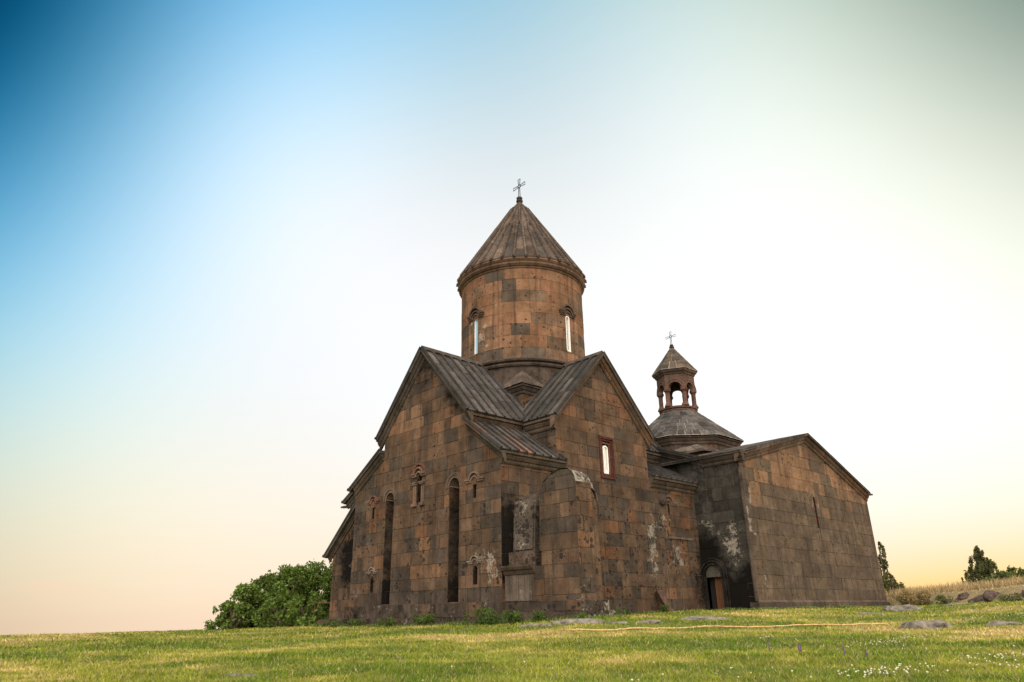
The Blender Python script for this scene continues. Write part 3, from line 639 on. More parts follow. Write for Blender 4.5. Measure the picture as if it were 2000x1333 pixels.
mb = MB(); mb.lathe(DC, [(3.2, 9.4), (3.2, 10.85), (3.28, 10.87), (3.32, 10.95), (3.28, 11.03), (3.22, 11.06), (3.34, 11.12), (3.36, 11.2), (3.24, 11.27), (3.20, 11.3)], 72, (.125, .098, .08), (.1, .3, .5),
    tintf=lambda k, j: tuple(x*(.8+.4*((k//4*37 % 11)/11)) for x in (.13, .10, .08)))
mb.build('base_ring', TRIM, drum)
mb = MB(); prof = [(3.19, 15.98), (3.24, 16.0), (3.27, 16.06), (3.24, 16.10), (3.30, 16.12), (3.38, 16.22), (3.38, 16.30), (3.33, 16.33), (3.37, 16.38), (3.42, 16.46), (3.40, 16.53), (3.36, 16.56), (3.2, 16.56)]
mb.lathe(DC, prof, 72, tintf=lambda k, j: tuple(x*(.8+.4*((k//5*29 % 7)/7)) for x in (.25, .16, .11)))
mb.build('drum_cornice', TRIM, drum)
def drum_window(u, glass):
    mb = MB(); c = u; hw = .15; ft = Fr((DC[0]+DR*cos(u/DR), DC[1]+DR*sin(u/DR), 0), (-sin(u/DR), cos(u/DR), 0), (0, 0, 1))
    zt = 13.75
    for s_ in (-1, 1): prism(mb, ft, [(s_*hw, 11.85), (s_*hw, zt), (s_*(hw+.03), zt), (s_*(hw+.03), 11.85)], -.35, .01, (.2, .15, .12))
    ar = arc(0, zt-hw, hw, 180, 0, 8)
    for i in range(8): prism(mb, ft, [ar[i+1], ar[i], (ar[i][0], zt), (ar[i+1][0], zt)], -.12, .012, (.2, .14, .11))
    prism(mb, ft, [(-hw, 11.80), (hw, 11.80), (hw, 11.86), (-hw, 11.86)], -.35, .03, (.3, .26, .2))
    w = mb.build('window', TRIM, drum)
    m2 = MB(); m2.poly([ft.p(-hw, 11.85, -.1), ft.p(hw, 11.85, -.1), ft.p(hw, zt, -.1), ft.p(-hw, zt, -.1)]); m2.build('pane', GLASS if glass else plain('pale_pane', (.30, .31, .31), .3, 0, .05), w)
    m3 = MB(); fw = .02 if glass else .055
    band(m3, ft, [(-hw, 11.86), (-hw, zt-hw)]+arc(0, zt-hw, hw, 180, 0, 8)+[(hw, zt-hw), (hw, 11.86), (-hw, 11.86)], fw, -.1, -.0 if not glass else -.04, (1, 1, 1), side=-1); m3.build('frame', WHITE, w)
    m4 = MB()
    for i in range(3):
        r = .19+i*.085; arm_ = .32
        pts = [(-r-arm_+i*.05, 13.72+i*.085), (-r, 13.72+i*.085)]+arc(0, 13.72+i*.085, r, 180, 0, 10)[1:-1]+[(r, 13.72+i*.085), (r+arm_-i*.05, 13.72+i*.085)]
        def sag(n): return n
        band(m4, ft, pts, .075, -.13, .06+.035*i, (.17, .12, .09), (.1, .1, .3))
    m4.build('hood_moulding', TRIM, w); return w
drum_window(wins[0], True); drum_window(wins[1], False); drum_window(wins[2], False)
mb = MB()                                                        # scroll carved beside the hood
for k in range(10):
    a = 1.5*pi-.02-.12
    pass
# small pale crosses cut into the drum beside its left window
f = FD; u = wins[0]+.62
for (du, z, s_) in ((0, 13.15, .13), (-.95, 13.55, .1), (.12, 12.1, .09)):
    mb = MB()
    for (a, b) in ((.35*s_, s_), (s_, .35*s_)):
        mb.hexa([f.p(u+du-a, z-b, .0), f.p(u+du+a, z-b, .0), f.p(u+du+a, z+b, .0), f.p(u+du-a, z+b, .0)], [f.p(u+du-a, z-b, .02+.002*(a > b)), f.p(u+du+a, z-b, .02+.002*(a > b)), f.p(u+du+a, z+b, .02+.002*(a > b)), f.p(u+du-a, z+b, .02+.002*(a > b))], (.5, .44, .36), (.3, 0, 0))
    mb.build('carved_cross', TRIM, drum)
# square base with pyramid corner caps
mb = MB(); q = 2.70
for s_, (o, U) in enumerate((((DC[0]-q, DC[1]+q, 0), (0, -1, 0)), ((DC[0]-q, DC[1]-q, 0), (1, 0, 0)), ((DC[0]+q, DC[1]-q, 0), (0, 1, 0)), ((DC[0]+q, DC[1]+q, 0), (-1, 0, 0)))):
    ashlar(mb, Fr(o, U, (0, 0, 1)), [[(0, 8.2), (2*q, 8.2), (2*q, 9.4), (0, 9.4)]], seed=80+s_, rows=(.5, .55), wid=(.3, .7))
sb = mb.build('drum_base', WALL, church)
mb = MB(); c0, c1 = DC; P = [(c0-q, c1-q), (c0+q, c1-q), (c0+q, c1+q), (c0-q, c1+q), (c0-q, c1-q)]; OO = [(-1, -1, 0), (1, -1, 0), (1, 1, 0), (-1, 1, 0), (-1, -1, 0)]
sweep(mb, [(x, y, 9.72) for x, y in P], OO, [Zu]*5, [(a*.8, b*.85) for a, b in CORN], (.14, .115, .095), (.1, .3, .3), 1.3); mb.build('cornice', TRIM, sb)
mb = MB(); R = random.Random(9); e = q+.30; nr = 4
for (ax, ay, bx, by) in ((-1, 1, -1, -1), (-1, -1, 1, -1), (1, -1, 1, 1), (1, 1, -1, 1)):
    for j in range(5):
        t0, t1 = j/5, (j+1)/5
        for k in range(8):
            def pt(s_, t):
                h = e*(1-t)+1.9*t; return (c0+h*(ax+(bx-ax)*s_), c1+h*(ay+(by-ay)*s_), 9.74+1.35*t+.02*(k % 2))
            t = R.uniform(.75, 1.2); mb.poly([pt(k/8, t0), pt((k+1)/8, t0), pt((k+1)/8, t1), pt(k/8, t1)], (.20*t, .16*t, .135*t), (.2, 0, .3))
mb.build('corner_cap', ROOF, sb)
# cone roof
mb = MB(); R = random.Random(12); Z0, Z1, ZT_, RE, RT = 16.60, 19.75, 21.55, 3.40, .27
def rz(z): return RE+(RT-RE)*(z-Z0)/(ZT_-Z0)
nr = 36
for k in range(nr):
    A0, A1 = 2*pi*k/nr, 2*pi*(k+1)/nr; z = Z0
    while z < ZT_-.01:
        zz = min(z+R.uniform(.5, 1.1), ZT_); t = R.uniform(.75, 1.25); tt = (.19*t, .145*t, .115*t) if R.random() < .75 else (.13*t, .115*t, .1*t)
        for s_ in range(2):
            a, b = A0+(A1-A0)*s_/2, A0+(A1-A0)*(s_+1)/2
            mb.poly([(DC[0]+rz(z)*cos(a), DC[1]+rz(z)*sin(a), z), (DC[0]+rz(z)*cos(b), DC[1]+rz(z)*sin(b), z), (DC[0]+rz(zz)*cos(b), DC[1]+rz(zz)*sin(b), zz), (DC[0]+rz(zz)*cos(a), DC[1]+rz(zz)*sin(a), zz)], tt, (.24, .05, .5))
        z = zz
mb.lathe(DC, [(3.2, 16.55), (3.40, 16.55), (3.40, 16.605)], 72, (.15, .115, .09))
cone = mb.build('cone_roof', ROOF, church)
ribs = MB()
def cp(a, z, n=0): r = rz(z)+n*.83; return V3(DC[0]+r*cos(a), DC[1]+r*sin(a), z+n*.55)
for k in range(nr):
    a = 2*pi*k/nr; am = 2*pi*(k//2*2+.5)/nr; t = R.uniform(.8, 1.2); tt = (.165*t, .13*t, .105*t)
    pts = [cp(a, Z0-.06, .03), cp(a, 18, .03), cp(a, 19.3, .03), cp(a*.55+am*.45, 19.6, .03), cp(am, 19.8, .03)]
    ribs.tube(pts, .075, 6, tt, (.35, 0, .3)); ribs.tube([cp(a, Z0-.12, .01), cp(a, Z0+.02, .03)], .05, 8, tt, (.2, 0, .3))
    if k % 2 == 0: ribs.tube([cp(am, 19.7, .03), cp(am, 21.2, .03)], .08, 6, tt, (.35, 0, .3))
ribs.build('rib_moulding', ROOF, cone)
mb = MB(); mb.lathe(DC, [(.42, 21.35), (.36, 21.45), (.16, 21.72), (.13, 21.78), (.19, 21.84), (.19, 21.90), (.12, 21.95), (.17, 22.03), (.17, 22.10), (.08, 22.16), (.0, 22.17)], 16, (.10, .085, .07))
mb.build('finial', TRIM, cone)
def iron_cross(c, z, H, Wd, parent, t=.022, tilt=0):
    mb = MB(); zc = z+H*.62
    def P(y, zz): return (c[0], c[1]+y, zz)
    r = t*4.2
    mb.tube([P(r*cos(2*pi*i/12), zc+r*sin(2*pi*i/12)) for i in range(13)], t*1.3, 6)
    for (dy, dz, L) in ((0, 1, H*.38), (1, 0, Wd/2), (-1, 0, Wd/2), (0, -1, H*.62)):
        px, pz = -dz, dy
        w0 = r*.45; w1 = w0*2.1 if not (dy == 0 and dz == -1) else w0*1.5
        a0 = (dy*r*.8+px*w0, dz*r*.8+pz*w0); a1 = (dy*L+px*w1, dz*L+pz*w1); b0 = (dy*r*.8-px*w0, dz*r*.8-pz*w0); b1 = (dy*L-px*w1, dz*L-pz*w1)
        mb.tube([P(a0[0], zc+a0[1]), P(a1[0], zc+a1[1]), P(b1[0], zc+b1[1]), P(b0[0], zc+b0[1])], t, 5)
    return mb.build('cross', IRON, parent)
iron_cross(DC, 22.1, 1.25, .95, cone)

# ------------------------------------------------------------------ side chapel behind the left corner
lib = thing('side_chapel', (.6, 11.5, -.3), 'low stone side building with a steep lean-to roof left of the church', 'chapel')
mb = MB(); f = Fr((.6, 0, 0), (0, 1, 0), (0, 0, 1)); f.N = -f.N
lt = lambda u, v, R: tuff(u, v, R, .04, .55)
ashlar(mb, f, [[(9.6, -.7), (12.92, -.7), (12.92, 2.75), (11.3, 4.15), (9.6, 5.6)]], [(10.72, 10.98, 1.45, 2.15)], seed=91, tint=lt, aux=lambda u, v, R: (.2, .95*blob(u, v, 11.2, 2.6, 1.5, 1.9), R.random()))
mb.poly([(.6, 12.92, -.7), (6, 12.92, -.7), (6, 12.92, 2.8), (.6, 12.92, 2.8)], (.14, .12, .1))
mb.build('wall', WALL, lib)
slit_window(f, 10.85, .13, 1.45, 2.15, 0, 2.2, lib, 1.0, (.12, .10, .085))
s3 = (4.41-2.73)/(13.32-11.38)
cornice([(.6, 10.2, 4.41+1.18*s3), (.6, 13.22, 2.82)], [EO]*2, parent=lib, seed=14, scale=.6)
add_roof('lean_to_roof', (.28, 13.3, 2.80), (1, 0, 0), (0, -3.3, 3.3*s3), [(0, 0), (2.4, 0), (2.4, 4.3), (0, 4.3)], lib, seed=92)
mb = MB(); f = Fr((1.3, 0, 0), (0, 1, 0), (0, 0, 1)); f.N = -f.N
ashlar(mb, f, [[(10.15, 3.0), (12.85, 3.0), (12.85, 5.25), (12.2, 5.6), (10.15, 6.7)]], seed=93, tint=lt); ashlar(mb, Fr((0, 12.85, 0), (-1, 0, 0), (0, 0, 1)), [[(-8, 3), (-1.3, 3), (-1.3, 5.3), (-8, 5.3)]], seed=94)
mb.build('wall', WALL, lib, label='taller part behind')
cornice([(1.3, 10.2, 7.0), (1.3, 13.0, 5.5)], [EO]*2, parent=lib, seed=15, scale=.75)
add_roof('lean_to_roof', (1.0, 13.12, 5.46), (1, 0, 0), (0, -2.9, 1.56), [(0, 0), (6, 0), (6, 3.3), (0, 3.3)], lib, seed=95)
mb = MB(); mb.hexa([(1.1, 12.9, 5.20), (1.3, 12.9, 5.20), (1.3, 13.45, 5.24), (1.1, 13.45, 5.24)], [(1.1, 12.9, 5.32), (1.3, 12.9, 5.32), (1.3, 13.45, 5.32), (1.1, 13.45, 5.32)], (.12, .1, .09)); mb.build('drain_spout', TRIM, lib)
step = MB(); step_row(step, Fr((.6, 13.2, 0), (0, -1, 0), (0, 0, 1)), -.3, 3.2, -.9, -.05, -.2, .25, 96); step.build('plinth', WALL, lib)

# ------------------------------------------------------------------ western hall with the bell turret
GX0, GX1, GY0, GY1 = 12.75, 27.5, -2.61, 13.0
hall = thing('church_hall', (20.2, 5.2, 0), 'broad low gabled stone hall with an open bell turret, right of the church', 'hall')
def tint_hall(u, v, R):
    b = R.uniform(.88, 1.12)
    if v > 5.2+(u-12.9)*.05 and R.random() < .55 and v > 5.6: return tuple(x*b for x in ((.33, .20, .115) if R.random() < .6 else (.25, .16, .10)))
    if 4.4 < v < 6.2 and (u > 21 or u < 15) and R.random() < .3: return (.27*b, .17*b, .10*b)
    c = (.185, .137, .094) if R.random() < .8 else (.15, .114, .082)
    return tuple(x*b for x in c)
ZG = 6.62; gs = (8.98-ZG)/((GX1-GX0)/2); GXC = 20.08
mb = MB(); f = Fr((0, GY0, 0), (1, 0, 0), (0, 0, 1))
hs = (20.02, 20.26, 4.0, 5.62)
ashlar(mb, f, [[(GX0, .35), (GX1-.05, .35), (27.15, 6.35), (GXC, 8.75), (GX0, ZG+.1)]], [hs], rows=(.52, .66), wid=(.6, 1.7), seed=101, tint=tint_hall, g=.005,
       aux=lambda u, v, R: (max(.85*blob(u, v, 13.2, 4.4, .5, 2.2), .5*blob(u, v, 13.6, 1.2, 1.2, 1.6), .25*blob(u, v, 20.1, 5.5, .9, .9)), 0, .12+.3*R.random()))
mb.build('wall', WALL, hall, label='gabled north wall')
mb = MB(); step_row(mb, f, GX0-.1, GX1+.05, -.5, .36, -.3, .10, 102, aux=(.1, .05, .2), taper=.12)
mb.hexa([(GX0-.02, GY0-.10, .35), (GX1-.1, GY0-.10, .35), (GX1-.1, GY0-.02, .35), (GX0-.02, GY0-.02, .35)], [(GX0-.02, GY0-.03, .45), (GX1-.12, GY0-.03, .45), (GX1-.12, GY0-.02, .45), (GX0-.02, GY0-.02, .45)], (.16, .125, .095), (0, 0, .2))
mb.build('plinth', WALL, hall)
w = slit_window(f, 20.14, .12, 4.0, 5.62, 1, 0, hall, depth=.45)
mb = MB(); band(mb, f, arc(20.14, 5.42, .20, 240, -60, 14), .34, -.03, .016, (.34, .235, .155), (.25, 0, .2)); prism(mb, f, [(20.022, 4.0), (20.09, 4.0), (20.09, 5.55), (20.022, 5.55)], -.3, -.01, (.30, .08, .055)); mb.build('window_surround', TRIM, w)
FH = Fr((GX0, 0, 0), (0, 1, 0), (0, 0, 1)); FH.N = -FH.N
mb = MB(); es = (7.68-6.96)/(1.26+.72)
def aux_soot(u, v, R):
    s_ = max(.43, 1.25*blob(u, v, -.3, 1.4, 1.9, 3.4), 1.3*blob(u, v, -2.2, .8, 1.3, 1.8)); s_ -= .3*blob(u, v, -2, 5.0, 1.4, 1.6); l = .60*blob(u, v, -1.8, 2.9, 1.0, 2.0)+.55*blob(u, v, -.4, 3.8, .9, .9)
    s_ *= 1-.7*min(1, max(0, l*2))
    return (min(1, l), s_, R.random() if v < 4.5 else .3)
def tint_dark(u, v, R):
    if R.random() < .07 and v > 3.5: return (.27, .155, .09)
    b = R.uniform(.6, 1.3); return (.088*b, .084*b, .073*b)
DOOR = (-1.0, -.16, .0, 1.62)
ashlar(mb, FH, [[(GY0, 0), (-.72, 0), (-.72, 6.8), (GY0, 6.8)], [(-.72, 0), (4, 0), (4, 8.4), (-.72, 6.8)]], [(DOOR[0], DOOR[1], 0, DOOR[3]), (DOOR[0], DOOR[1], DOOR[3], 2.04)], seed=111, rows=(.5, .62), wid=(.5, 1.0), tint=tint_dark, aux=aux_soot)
for (x0, y0, x1, y1) in ((GX1-.15, GY0, GX1-.15, GY1), (GX1-.15, GY1, GX0, GY1), (GX0, GY1, GX0, 4)): mb.poly([(x0, y0, -.5), (x1, y1, -.5), (x1, y1, 6.6), (x0, y0, 6.6)], (.15, .12, .09))
for sgn in (0,): mb.poly([(GX0, GY1, 6.5), (GX1-.15, GY1, 6.5), (GXC, GY1, 8.8)], (.15, .12, .09))
mb.build('wall', WALL, hall, label='soot-blackened east wall with pale lime patches')
# corner roll moulding
mb = MB(); mb.tube([(GX0-.0, GY0-.0, .4), (GX0, GY0, 6.3)], .085, 8, (.13, .105, .085), (0, .3, .2)); mb.build('corner_moulding', TRIM, hall)
# door
mb = MB(); dm = (DOOR[0]+DOOR[1])/2; dr = (DOOR[1]-DOOR[0])/2
for i, (rr, wd, n1) in enumerate(((dr, .10, .03), (dr+.14, .08, .07), (dr+.26, .06, .04))):
    band(mb, FH, [(dm-rr, .0), (dm-rr, DOOR[3])]+arc(dm, DOOR[3], rr, 180, 0, 12)[1:-1]+[(dm+rr, DOOR[3]), (dm+rr, .0)], wd, -.1, n1, (.05, .047, .04), (.16, .55, .2))
ar = arc(dm, DOOR[3], dr-.0, 180, 0, 12)
prism(mb, FH, [(DOOR[0], 1.5), (DOOR[1], 1.5)]+ar[::-1][:], -.18, -.08, (.14, .13, .11), (.35, .25, .2))
door = mb.build('door', TRIM, hall)
mb = MB()
for k in range(3): a = DOOR[0]+.12+k*.15; prism(mb, FH, [(a, .0), (a+.142, .0), (a+.142, 1.5), (a, 1.5)], -.36, -.30-.01*(k % 2))
mb.build('door_leaf', WOOD, door)
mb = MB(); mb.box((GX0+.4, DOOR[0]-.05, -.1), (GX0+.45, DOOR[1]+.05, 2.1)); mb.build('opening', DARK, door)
# cornices and rake
c = cornice([(GX0-.28, GY0, 7.02), (GX0+.35, GY0, 7.02), (GX0+.36, GY0, 7.08), (GXC, GY0, 8.98), (27.3, GY0, 6.46)], [NO]*5, parent=hall, seed=21, tint=BR)
cornice([(GX0, GY0-.3, 7.02), (GX0, -.7, 7.02)], [EO]*2, parent=hall, seed=22)
cornice([(GX0, -.9, 6.90), (GX0, 5.2, 6.90+6.1*es)], [EO]*2, parent=hall, seed=23, scale=.75)
zr = 9.0; GXm = GXC
def slope(name, O, U, V, w, seed, **kw): l = np.linalg.norm(V); return add_roof(name, O, U, V, [(0, 0), (w, 0), (w, l), (0, l)], hall, seed=seed, ribs=False, pitch=.9, red=.03, **kw)
slope('hall_roof', (GX0-.34, GY0-.34, 7.03), (0, 1, 0), (GXC-GX0+.34, 0, zr-7.03), 16.3, 121)
slope('hall_roof', (27.3, GY0-.34, 6.48), (0, 1, 0), (GXC-27.3, 0, zr-6.48), 16.3, 122)
rr = add_roof('hall_roof', (GX0-.25, -.82, 6.96), (1, 0, 0), (0, 6.02, 6.02*es), [(0, 0), (8, 0), (8, 6.4), (0, 6.4)], hall, seed=123, pitch=.5)
add_roof('hall_roof', (GX0+.5, 11.2, 6.96), (1, 0, 0), (0, -6.0, 6.0*es), [(0, 0), (8, 0), (8, 6.4), (0, 6.4)], hall, seed=124)
mb = MB(); mb.hexa([(27.0, GY0-.3, 6.36), (27.7, GY0-.3, 6.38), (27.7, GY0-.12, 6.38), (27.0, GY0-.12, 6.36)], [(27.0, GY0-.3, 6.46), (27.7, GY0-.3, 6.46), (27.7, GY0-.12, 6.46), (27.0, GY0-.12, 6.46)], (.14, .1, .09)); mb.build('drain_spout', TRIM, hall)
# square base, octagonal drum and roof of the turret
TC = (20.2, 5.2)
mb = MB(); q = 3.8; c0, c1 = TC
for s_, (o, U) in enumerate((((c0-q, c1+q, 0), (0, -1, 0)), ((c0-q, c1-q, 0), (1, 0, 0)), ((c0+q, c1-q, 0), (0, 1, 0)), ((c0+q, c1+q, 0), (-1, 0, 0)))):
    ashlar(mb, Fr(o, U, (0, 0, 1)), [[(0, 7.2), (2*q, 7.2), (2*q, 8.3), (0, 8.3)]], seed=130+s_, tint=lambda u, v, R: tuff(u, v, R, .02, .6), aux=lambda u, v, R: (.3, .4 if s_ == 0 else .1, .3))
tb = mb.build('turret_base', WALL, hall)
mb = MB(); R = random.Random(3); e = q+.28
for (ax, ay, bx, by) in ((-1, 1, -1, -1), (-1, -1, 1, -1), (1, -1, 1, 1), (1, 1, -1, 1)):
    for k in range(14):
        def pt(s_, t, n): h = e*(1-t)+2.9*t; return (c0+h*(ax+(bx-ax)*s_), c1+h*(ay+(by-ay)*s_), 8.34+.55*t+n)
        t = R.uniform(.8, 1.3); n = .02+.03*(k % 2); mb.hexa([pt(k/14, 0, -.1), pt((k+1)/14, 0, -.1), pt((k+1)/14, 1, -.1), pt(k/14, 1, -.1)], [pt(k/14, 0, n), pt((k+1)/14, 0, n), pt((k+1)/14, 1, n), pt(k/14, 1, n)], (.2*t, .17*t, .14*t), (.15, 0, .2))
mb.build('base_roof', ROOF, tb)
mb = MB(); ro = 3.32; R = random.Random(8)
cor = [(c0+ro*cos(radians(22.5+45*k)), c1+ro*sin(radians(22.5+45*k))) for k in range(8)]
for k in range(8):
    a, b = cor[k], cor[(k+1) % 8]; L = hypot(a[0]-b[0], a[1]-b[1])
    ashlar(mb, Fr((a[0], a[1], 0), (b[0]-a[0], b[1]-a[1], 0), (0, 0, 1)), [[(0, 7.8), (L, 7.8), (L, 9.25), (0, 9.25)]], seed=140+k, tint=lambda u, v, R: tuff(u, v, R, .1, .15), aux=lambda u, v, R: (.15, 0, .3))
od = mb.build('octagonal_drum', WALL, hall)
mb = MB(); P = [(*cor[k % 8], 9.62) for k in range(9)]; OO = [(cos(radians(22.5+45*k))*1.08, sin(radians(22.5+45*k))*1.08, 0) for k in range(9)]
sweep(mb, P, OO, [Zu]*9, CORN, (.19, .145, .11), (.3, .1, .3), 1.0); mb.build('cornice', TRIM, od)
def pyramid(mb, c, n, a0, r0, z0, r1, z1, rows, R, cols=5, base=(.165, .155, .145), aux=(.12, .05, .3)):
    for k in range(n):
        A, B = radians(a0+360/n*k), radians(a0+360/n*(k+1))
        for j in range(rows):
            t0, t1 = j/rows, (j+1)/rows; nc = max(2, round(cols*(1-t0*.75))); of = R.uniform(-.15, .15)
            cuts = [0]+[(i+of)/nc for i in range(1, nc)]+[1]
            for i in range(nc):
                def pt(s_, t, d):
                    r = r0+(r1-r0)*t; p = V3(cos(A), sin(A), 0)*(1-s_)*r+V3(cos(B), sin(B), 0)*s_*r; return (c[0]+p[0], c[1]+p[1], z0+(z1-z0)*t+d)
                g = .03/max(.3, r0); t = R.uniform(.7, 1.25); m = R.random(); bt = tuple(x*t for x in base) if m < .7 else (.125*t, .122*t, .118*t)
                a, b = cuts[i]+(g if i else 0), cuts[i+1]-(g if i < nc-1 else 0); h = .03+R.uniform(0, .015)
                mb.poly([pt(cuts[i], t0, 0), pt(cuts[i+1], t0, 0), pt(cuts[i+1], t1, 0), pt(cuts[i], t1, 0)], (.62, .58, .50))
                u0, u1 = t0+.016, t1-.004
                mb.hexa([pt(a, u0, -.0), pt(b, u0, -.0), pt(b, u1, -.0), pt(a, u1, -.0)], [pt(a, u0, h), pt(b, u0, h), pt(b, u1, h), pt(a, u1, h)], bt, aux, caps=(0, 1))
mb = MB(); pyramid(mb, TC, 8, 22.5, 3.78, 9.64, 1.05, 11.9, 7, random.Random(31), 6); mb.build('pyramid_roof', ROOF, od)
# bell turret
mb = MB(); mb.lathe(TC, [(0, 11.75), (1.17, 11.75), (1.20, 11.85), (1.14, 11.92), (1.22, 11.98), (1.22, 12.06), (1.1, 12.12), (0, 12.12)], 40, (.20, .13, .10))
tur = mb.build('bell_turret', TRIM, hall)
HC = [(c0+1.04*cos(radians(60*k)), c1+1.04*sin(radians(60*k))) for k in range(6)]
for (x, y) in HC:
    mb = MB(); mb.lathe((x, y), [(.25, 12.1), (.25, 12.16), (.15, 12.36), (.14, 12.38), (.14, 13.0), (.17, 13.03), (.14, 13.06), (.22, 13.12), (.24, 13.24), (.20, 13.28), (.20, 13.36)], 12, (.22, .125, .095)); mb.build('column', TRIM, tur)
mb = MB(); zs, ztop, ro_, ri_ = 13.36, 14.22, 1.20, .92; Q = lambda r, k: (c0+r*cos(radians(60*k)), c1+r*sin(radians(60*k)))
for k in range(6):
    def X(s_, z, r): a, b = Q(r, k), Q(r, k+1); return (a[0]+(b[0]-a[0])*s_, a[1]+(b[1]-a[1])*s_, z)
    n = 12; ar = [(.5+.36*cos(pi-pi*i/n), zs-.14+.48*sin(pi*i/n)) for i in range(n+1)]
    pieces = [[(0, zs-.14), (.14, zs-.14), (.14, ztop), (0, ztop)], [(.86, zs-.14), (1, zs-.14), (1, ztop), (.86, ztop)]]+[[ar[i], ar[i+1], (ar[i+1][0], ztop), (ar[i][0], ztop)] for i in range(n)]
    for pc in pieces: mb.hexa([X(s_, z, ri_) for s_, z in pc], [X(s_, z, ro_) for s_, z in pc], (.20, .13, .10), (.1, .05, .3))
    for r0_, wd, ex in ((.0, .10, .03), (.11, .05, .06)):
        for i in range(n):
            def A_(j, q_): ang_ = pi-pi*j/n; rr_ = .36+r0_+(wd if q_ else 0); return (.5+rr_*cos(ang_), zs-.14+(.48+(r0_+(wd if q_ else 0))*1.25)*sin(ang_))
            pc = [A_(i, 0), A_(i+1, 0), A_(i+1, 1), A_(i, 1)]
            mb.hexa([X(s_, z, ro_-.02) for s_, z in pc], [X(s_, z, ro_+ex) for s_, z in pc], (.24, .145, .11))
mb.build('arcade', TRIM, tur)
mb = MB(); P = [(*Q(1.2, k), 14.52) for k in range(7)]; OO = [(cos(radians(60*k))*1.15, sin(radians(60*k))*1.15, 0) for k in range(7)]
sweep(mb, P, OO, [Zu]*7, SMALL, (.20, .14, .105), (.1, 0, .3), 3); mb.poly([(*Q(1.3, k), 14.3) for k in range(6)], (.1, .08, .06)); mb.build('cornice', TRIM, tur)
mb = MB(); pyramid(mb, TC, 6, 0, 1.50, 14.53, .10, 16.35, 6, random.Random(32), 3, (.21, .165, .125), (.2, 0, .3))
mb.poly([(*Q(1.48, k), 14.53) for k in range(6)], (.1, .08, .06)); tr = mb.build('turret_roof', ROOF, tur)
mb = MB(); mb.lathe(TC, [(.16, 16.2), (.12, 16.34), (.17, 16.38), (.17, 16.44), (.10, 16.47), (.13, 16.53), (.10, 16.60), (0, 16.62)], 12, (.08, .07, .06)); mb.build('finial', TRIM, tr)
iron_cross(TC, 16.58, .95, .78, tr, .018)

# ------------------------------------------------------------------ open-sided cross-stone shrine against the north wall
shr = thing('roadside_shrine', (1.2, -2.2, -.1), 'ruined thick stone pier with a rounded vault stump, standing before the north wall', 'shrine')
XS = .12; SEC = [(-3.55, .42), (-3.55, 4.18), (-3.48, 4.42), (-3.28, 4.60), (-2.82, 4.64), (-2.40, 4.52), (-2.05, 4.30), (-1.86, 4.02), (-1.86, 1.55), (-1.48, 1.55), (-1.48, .42)]
mb = MB(); f = Fr((XS, 0, 0), (0, 1, 0), (0, 0, 1)); f.N = -f.N
stint = lambda u, v, R: tuff(u, v, R, .06, .18) if v < 4.1 else tuff(u, v, R, .0, .9)
saux = lambda u, v, R: (.3 if v < 1.5 else (.32 if v > 4.15 else .2), .0, R.random()*1.0)
ashlar(mb, f, [[(-3.55, .42), (-1.86, .42), (-1.86, 4.02), (-2.05, 4.30), (-2.40, 4.52), (-2.82, 4.64), (-3.28, 4.60), (-3.48, 4.42), (-3.55, 4.18)], [(-1.86, .42), (-1.48, .42), (-1.48, 1.55), (-1.86, 1.55)]], seed=151, rows=(.42, .52), tint=stint, aux=saux, v0=.12)
f2 = Fr((XS, -3.55, 0), (1, 0, 0), (0, 0, 1))
ashlar(mb, f2, [[(0, .42), (.78, .42), (.78, 4.12), (.3, 4.2), (0, 4.2)]], seed=152, rows=(.42, .52), wid=(.3, .6), tint=lambda u, v, R: tuff(u, v, R, .25, .1) if v > 1.4 else tuff(u, v, R, .2, .5), aux=lambda u, v, R: (.1 if v > 1.5 else .35, 0, R.random()), v0=.12)
f3 = Fr((XS+.78, -3.50, 0), (1, 0, 0), (0, 0, 1))
ashlar(mb, f3, [[(0, .42), (.34, .42), (.34, 3.45), (.1, 3.95), (0, 4.1)]], seed=153, rows=(.8, 1.3), wid=(.33, .36), tint=lambda u, v, R: tuff(u, v, R, .2, .0), aux=lambda u, v, R: (.3 if v < 1.6 else .1, 0, R.random()))
# inner and rear faces
mb.poly([(XS, -1.86, .4), (XS+1.12, -1.86, .4), (XS+1.12, -1.86, 4.0), (XS, -1.86, 4.02)], (.17, .12, .09)); mb.poly([(XS+1.12, -3.48, 0), (XS+1.12, -1.0, 0), (XS+1.12, -1.0, 4.0), (XS+1.12, -3.48, 3.4)], (.16, .12, .1))
mb.build('pier', WALL, shr)
mb = MB(); xs = [XS-.02, XS+.25, XS+.5, XS+.75, XS+.95, XS+1.08, XS+1.14]; dz = [0, .0, -.03, -.10, -.28, -.55, -.9]; SC = [(-3.57, 4.16), (-3.53, 4.36), (-3.43, 4.52), (-3.25, 4.64), (-2.82, 4.67), (-2.40, 4.55), (-2.05, 4.33), (-1.83, 4.02)]
R = random.Random(6); JJ = [[(R.uniform(-.05, .05), R.uniform(-.07, .04)) for j in range(8)] for i in range(7)]
for i in range(6):
    for j in range(7):
        b = R.uniform(.8, 1.15); t = (.19*b, .165*b, .14*b) if R.random() < .6 else (.14*b, .125*b, .11*b)
        mb.poly([(xs[a_], SC[c_][0]+JJ[a_][c_][0]*(a_ > 0), SC[c_][1]+dz[a_]+JJ[a_][c_][1]*(a_ > 0)) for a_, c_ in ((i, j), (i+1, j), (i+1, j+1), (i, j+1))], t, (.62, 0, .4))
mb.poly([(xs[6], p_[0], p_[1]+dz[6]) for p_ in SC]+[(xs[6], -1.83, 2.9), (xs[6], -3.5, 2.9)], (.15, .12, .1)); mb.build('vault_stump', ROOF, shr)
mb = MB()
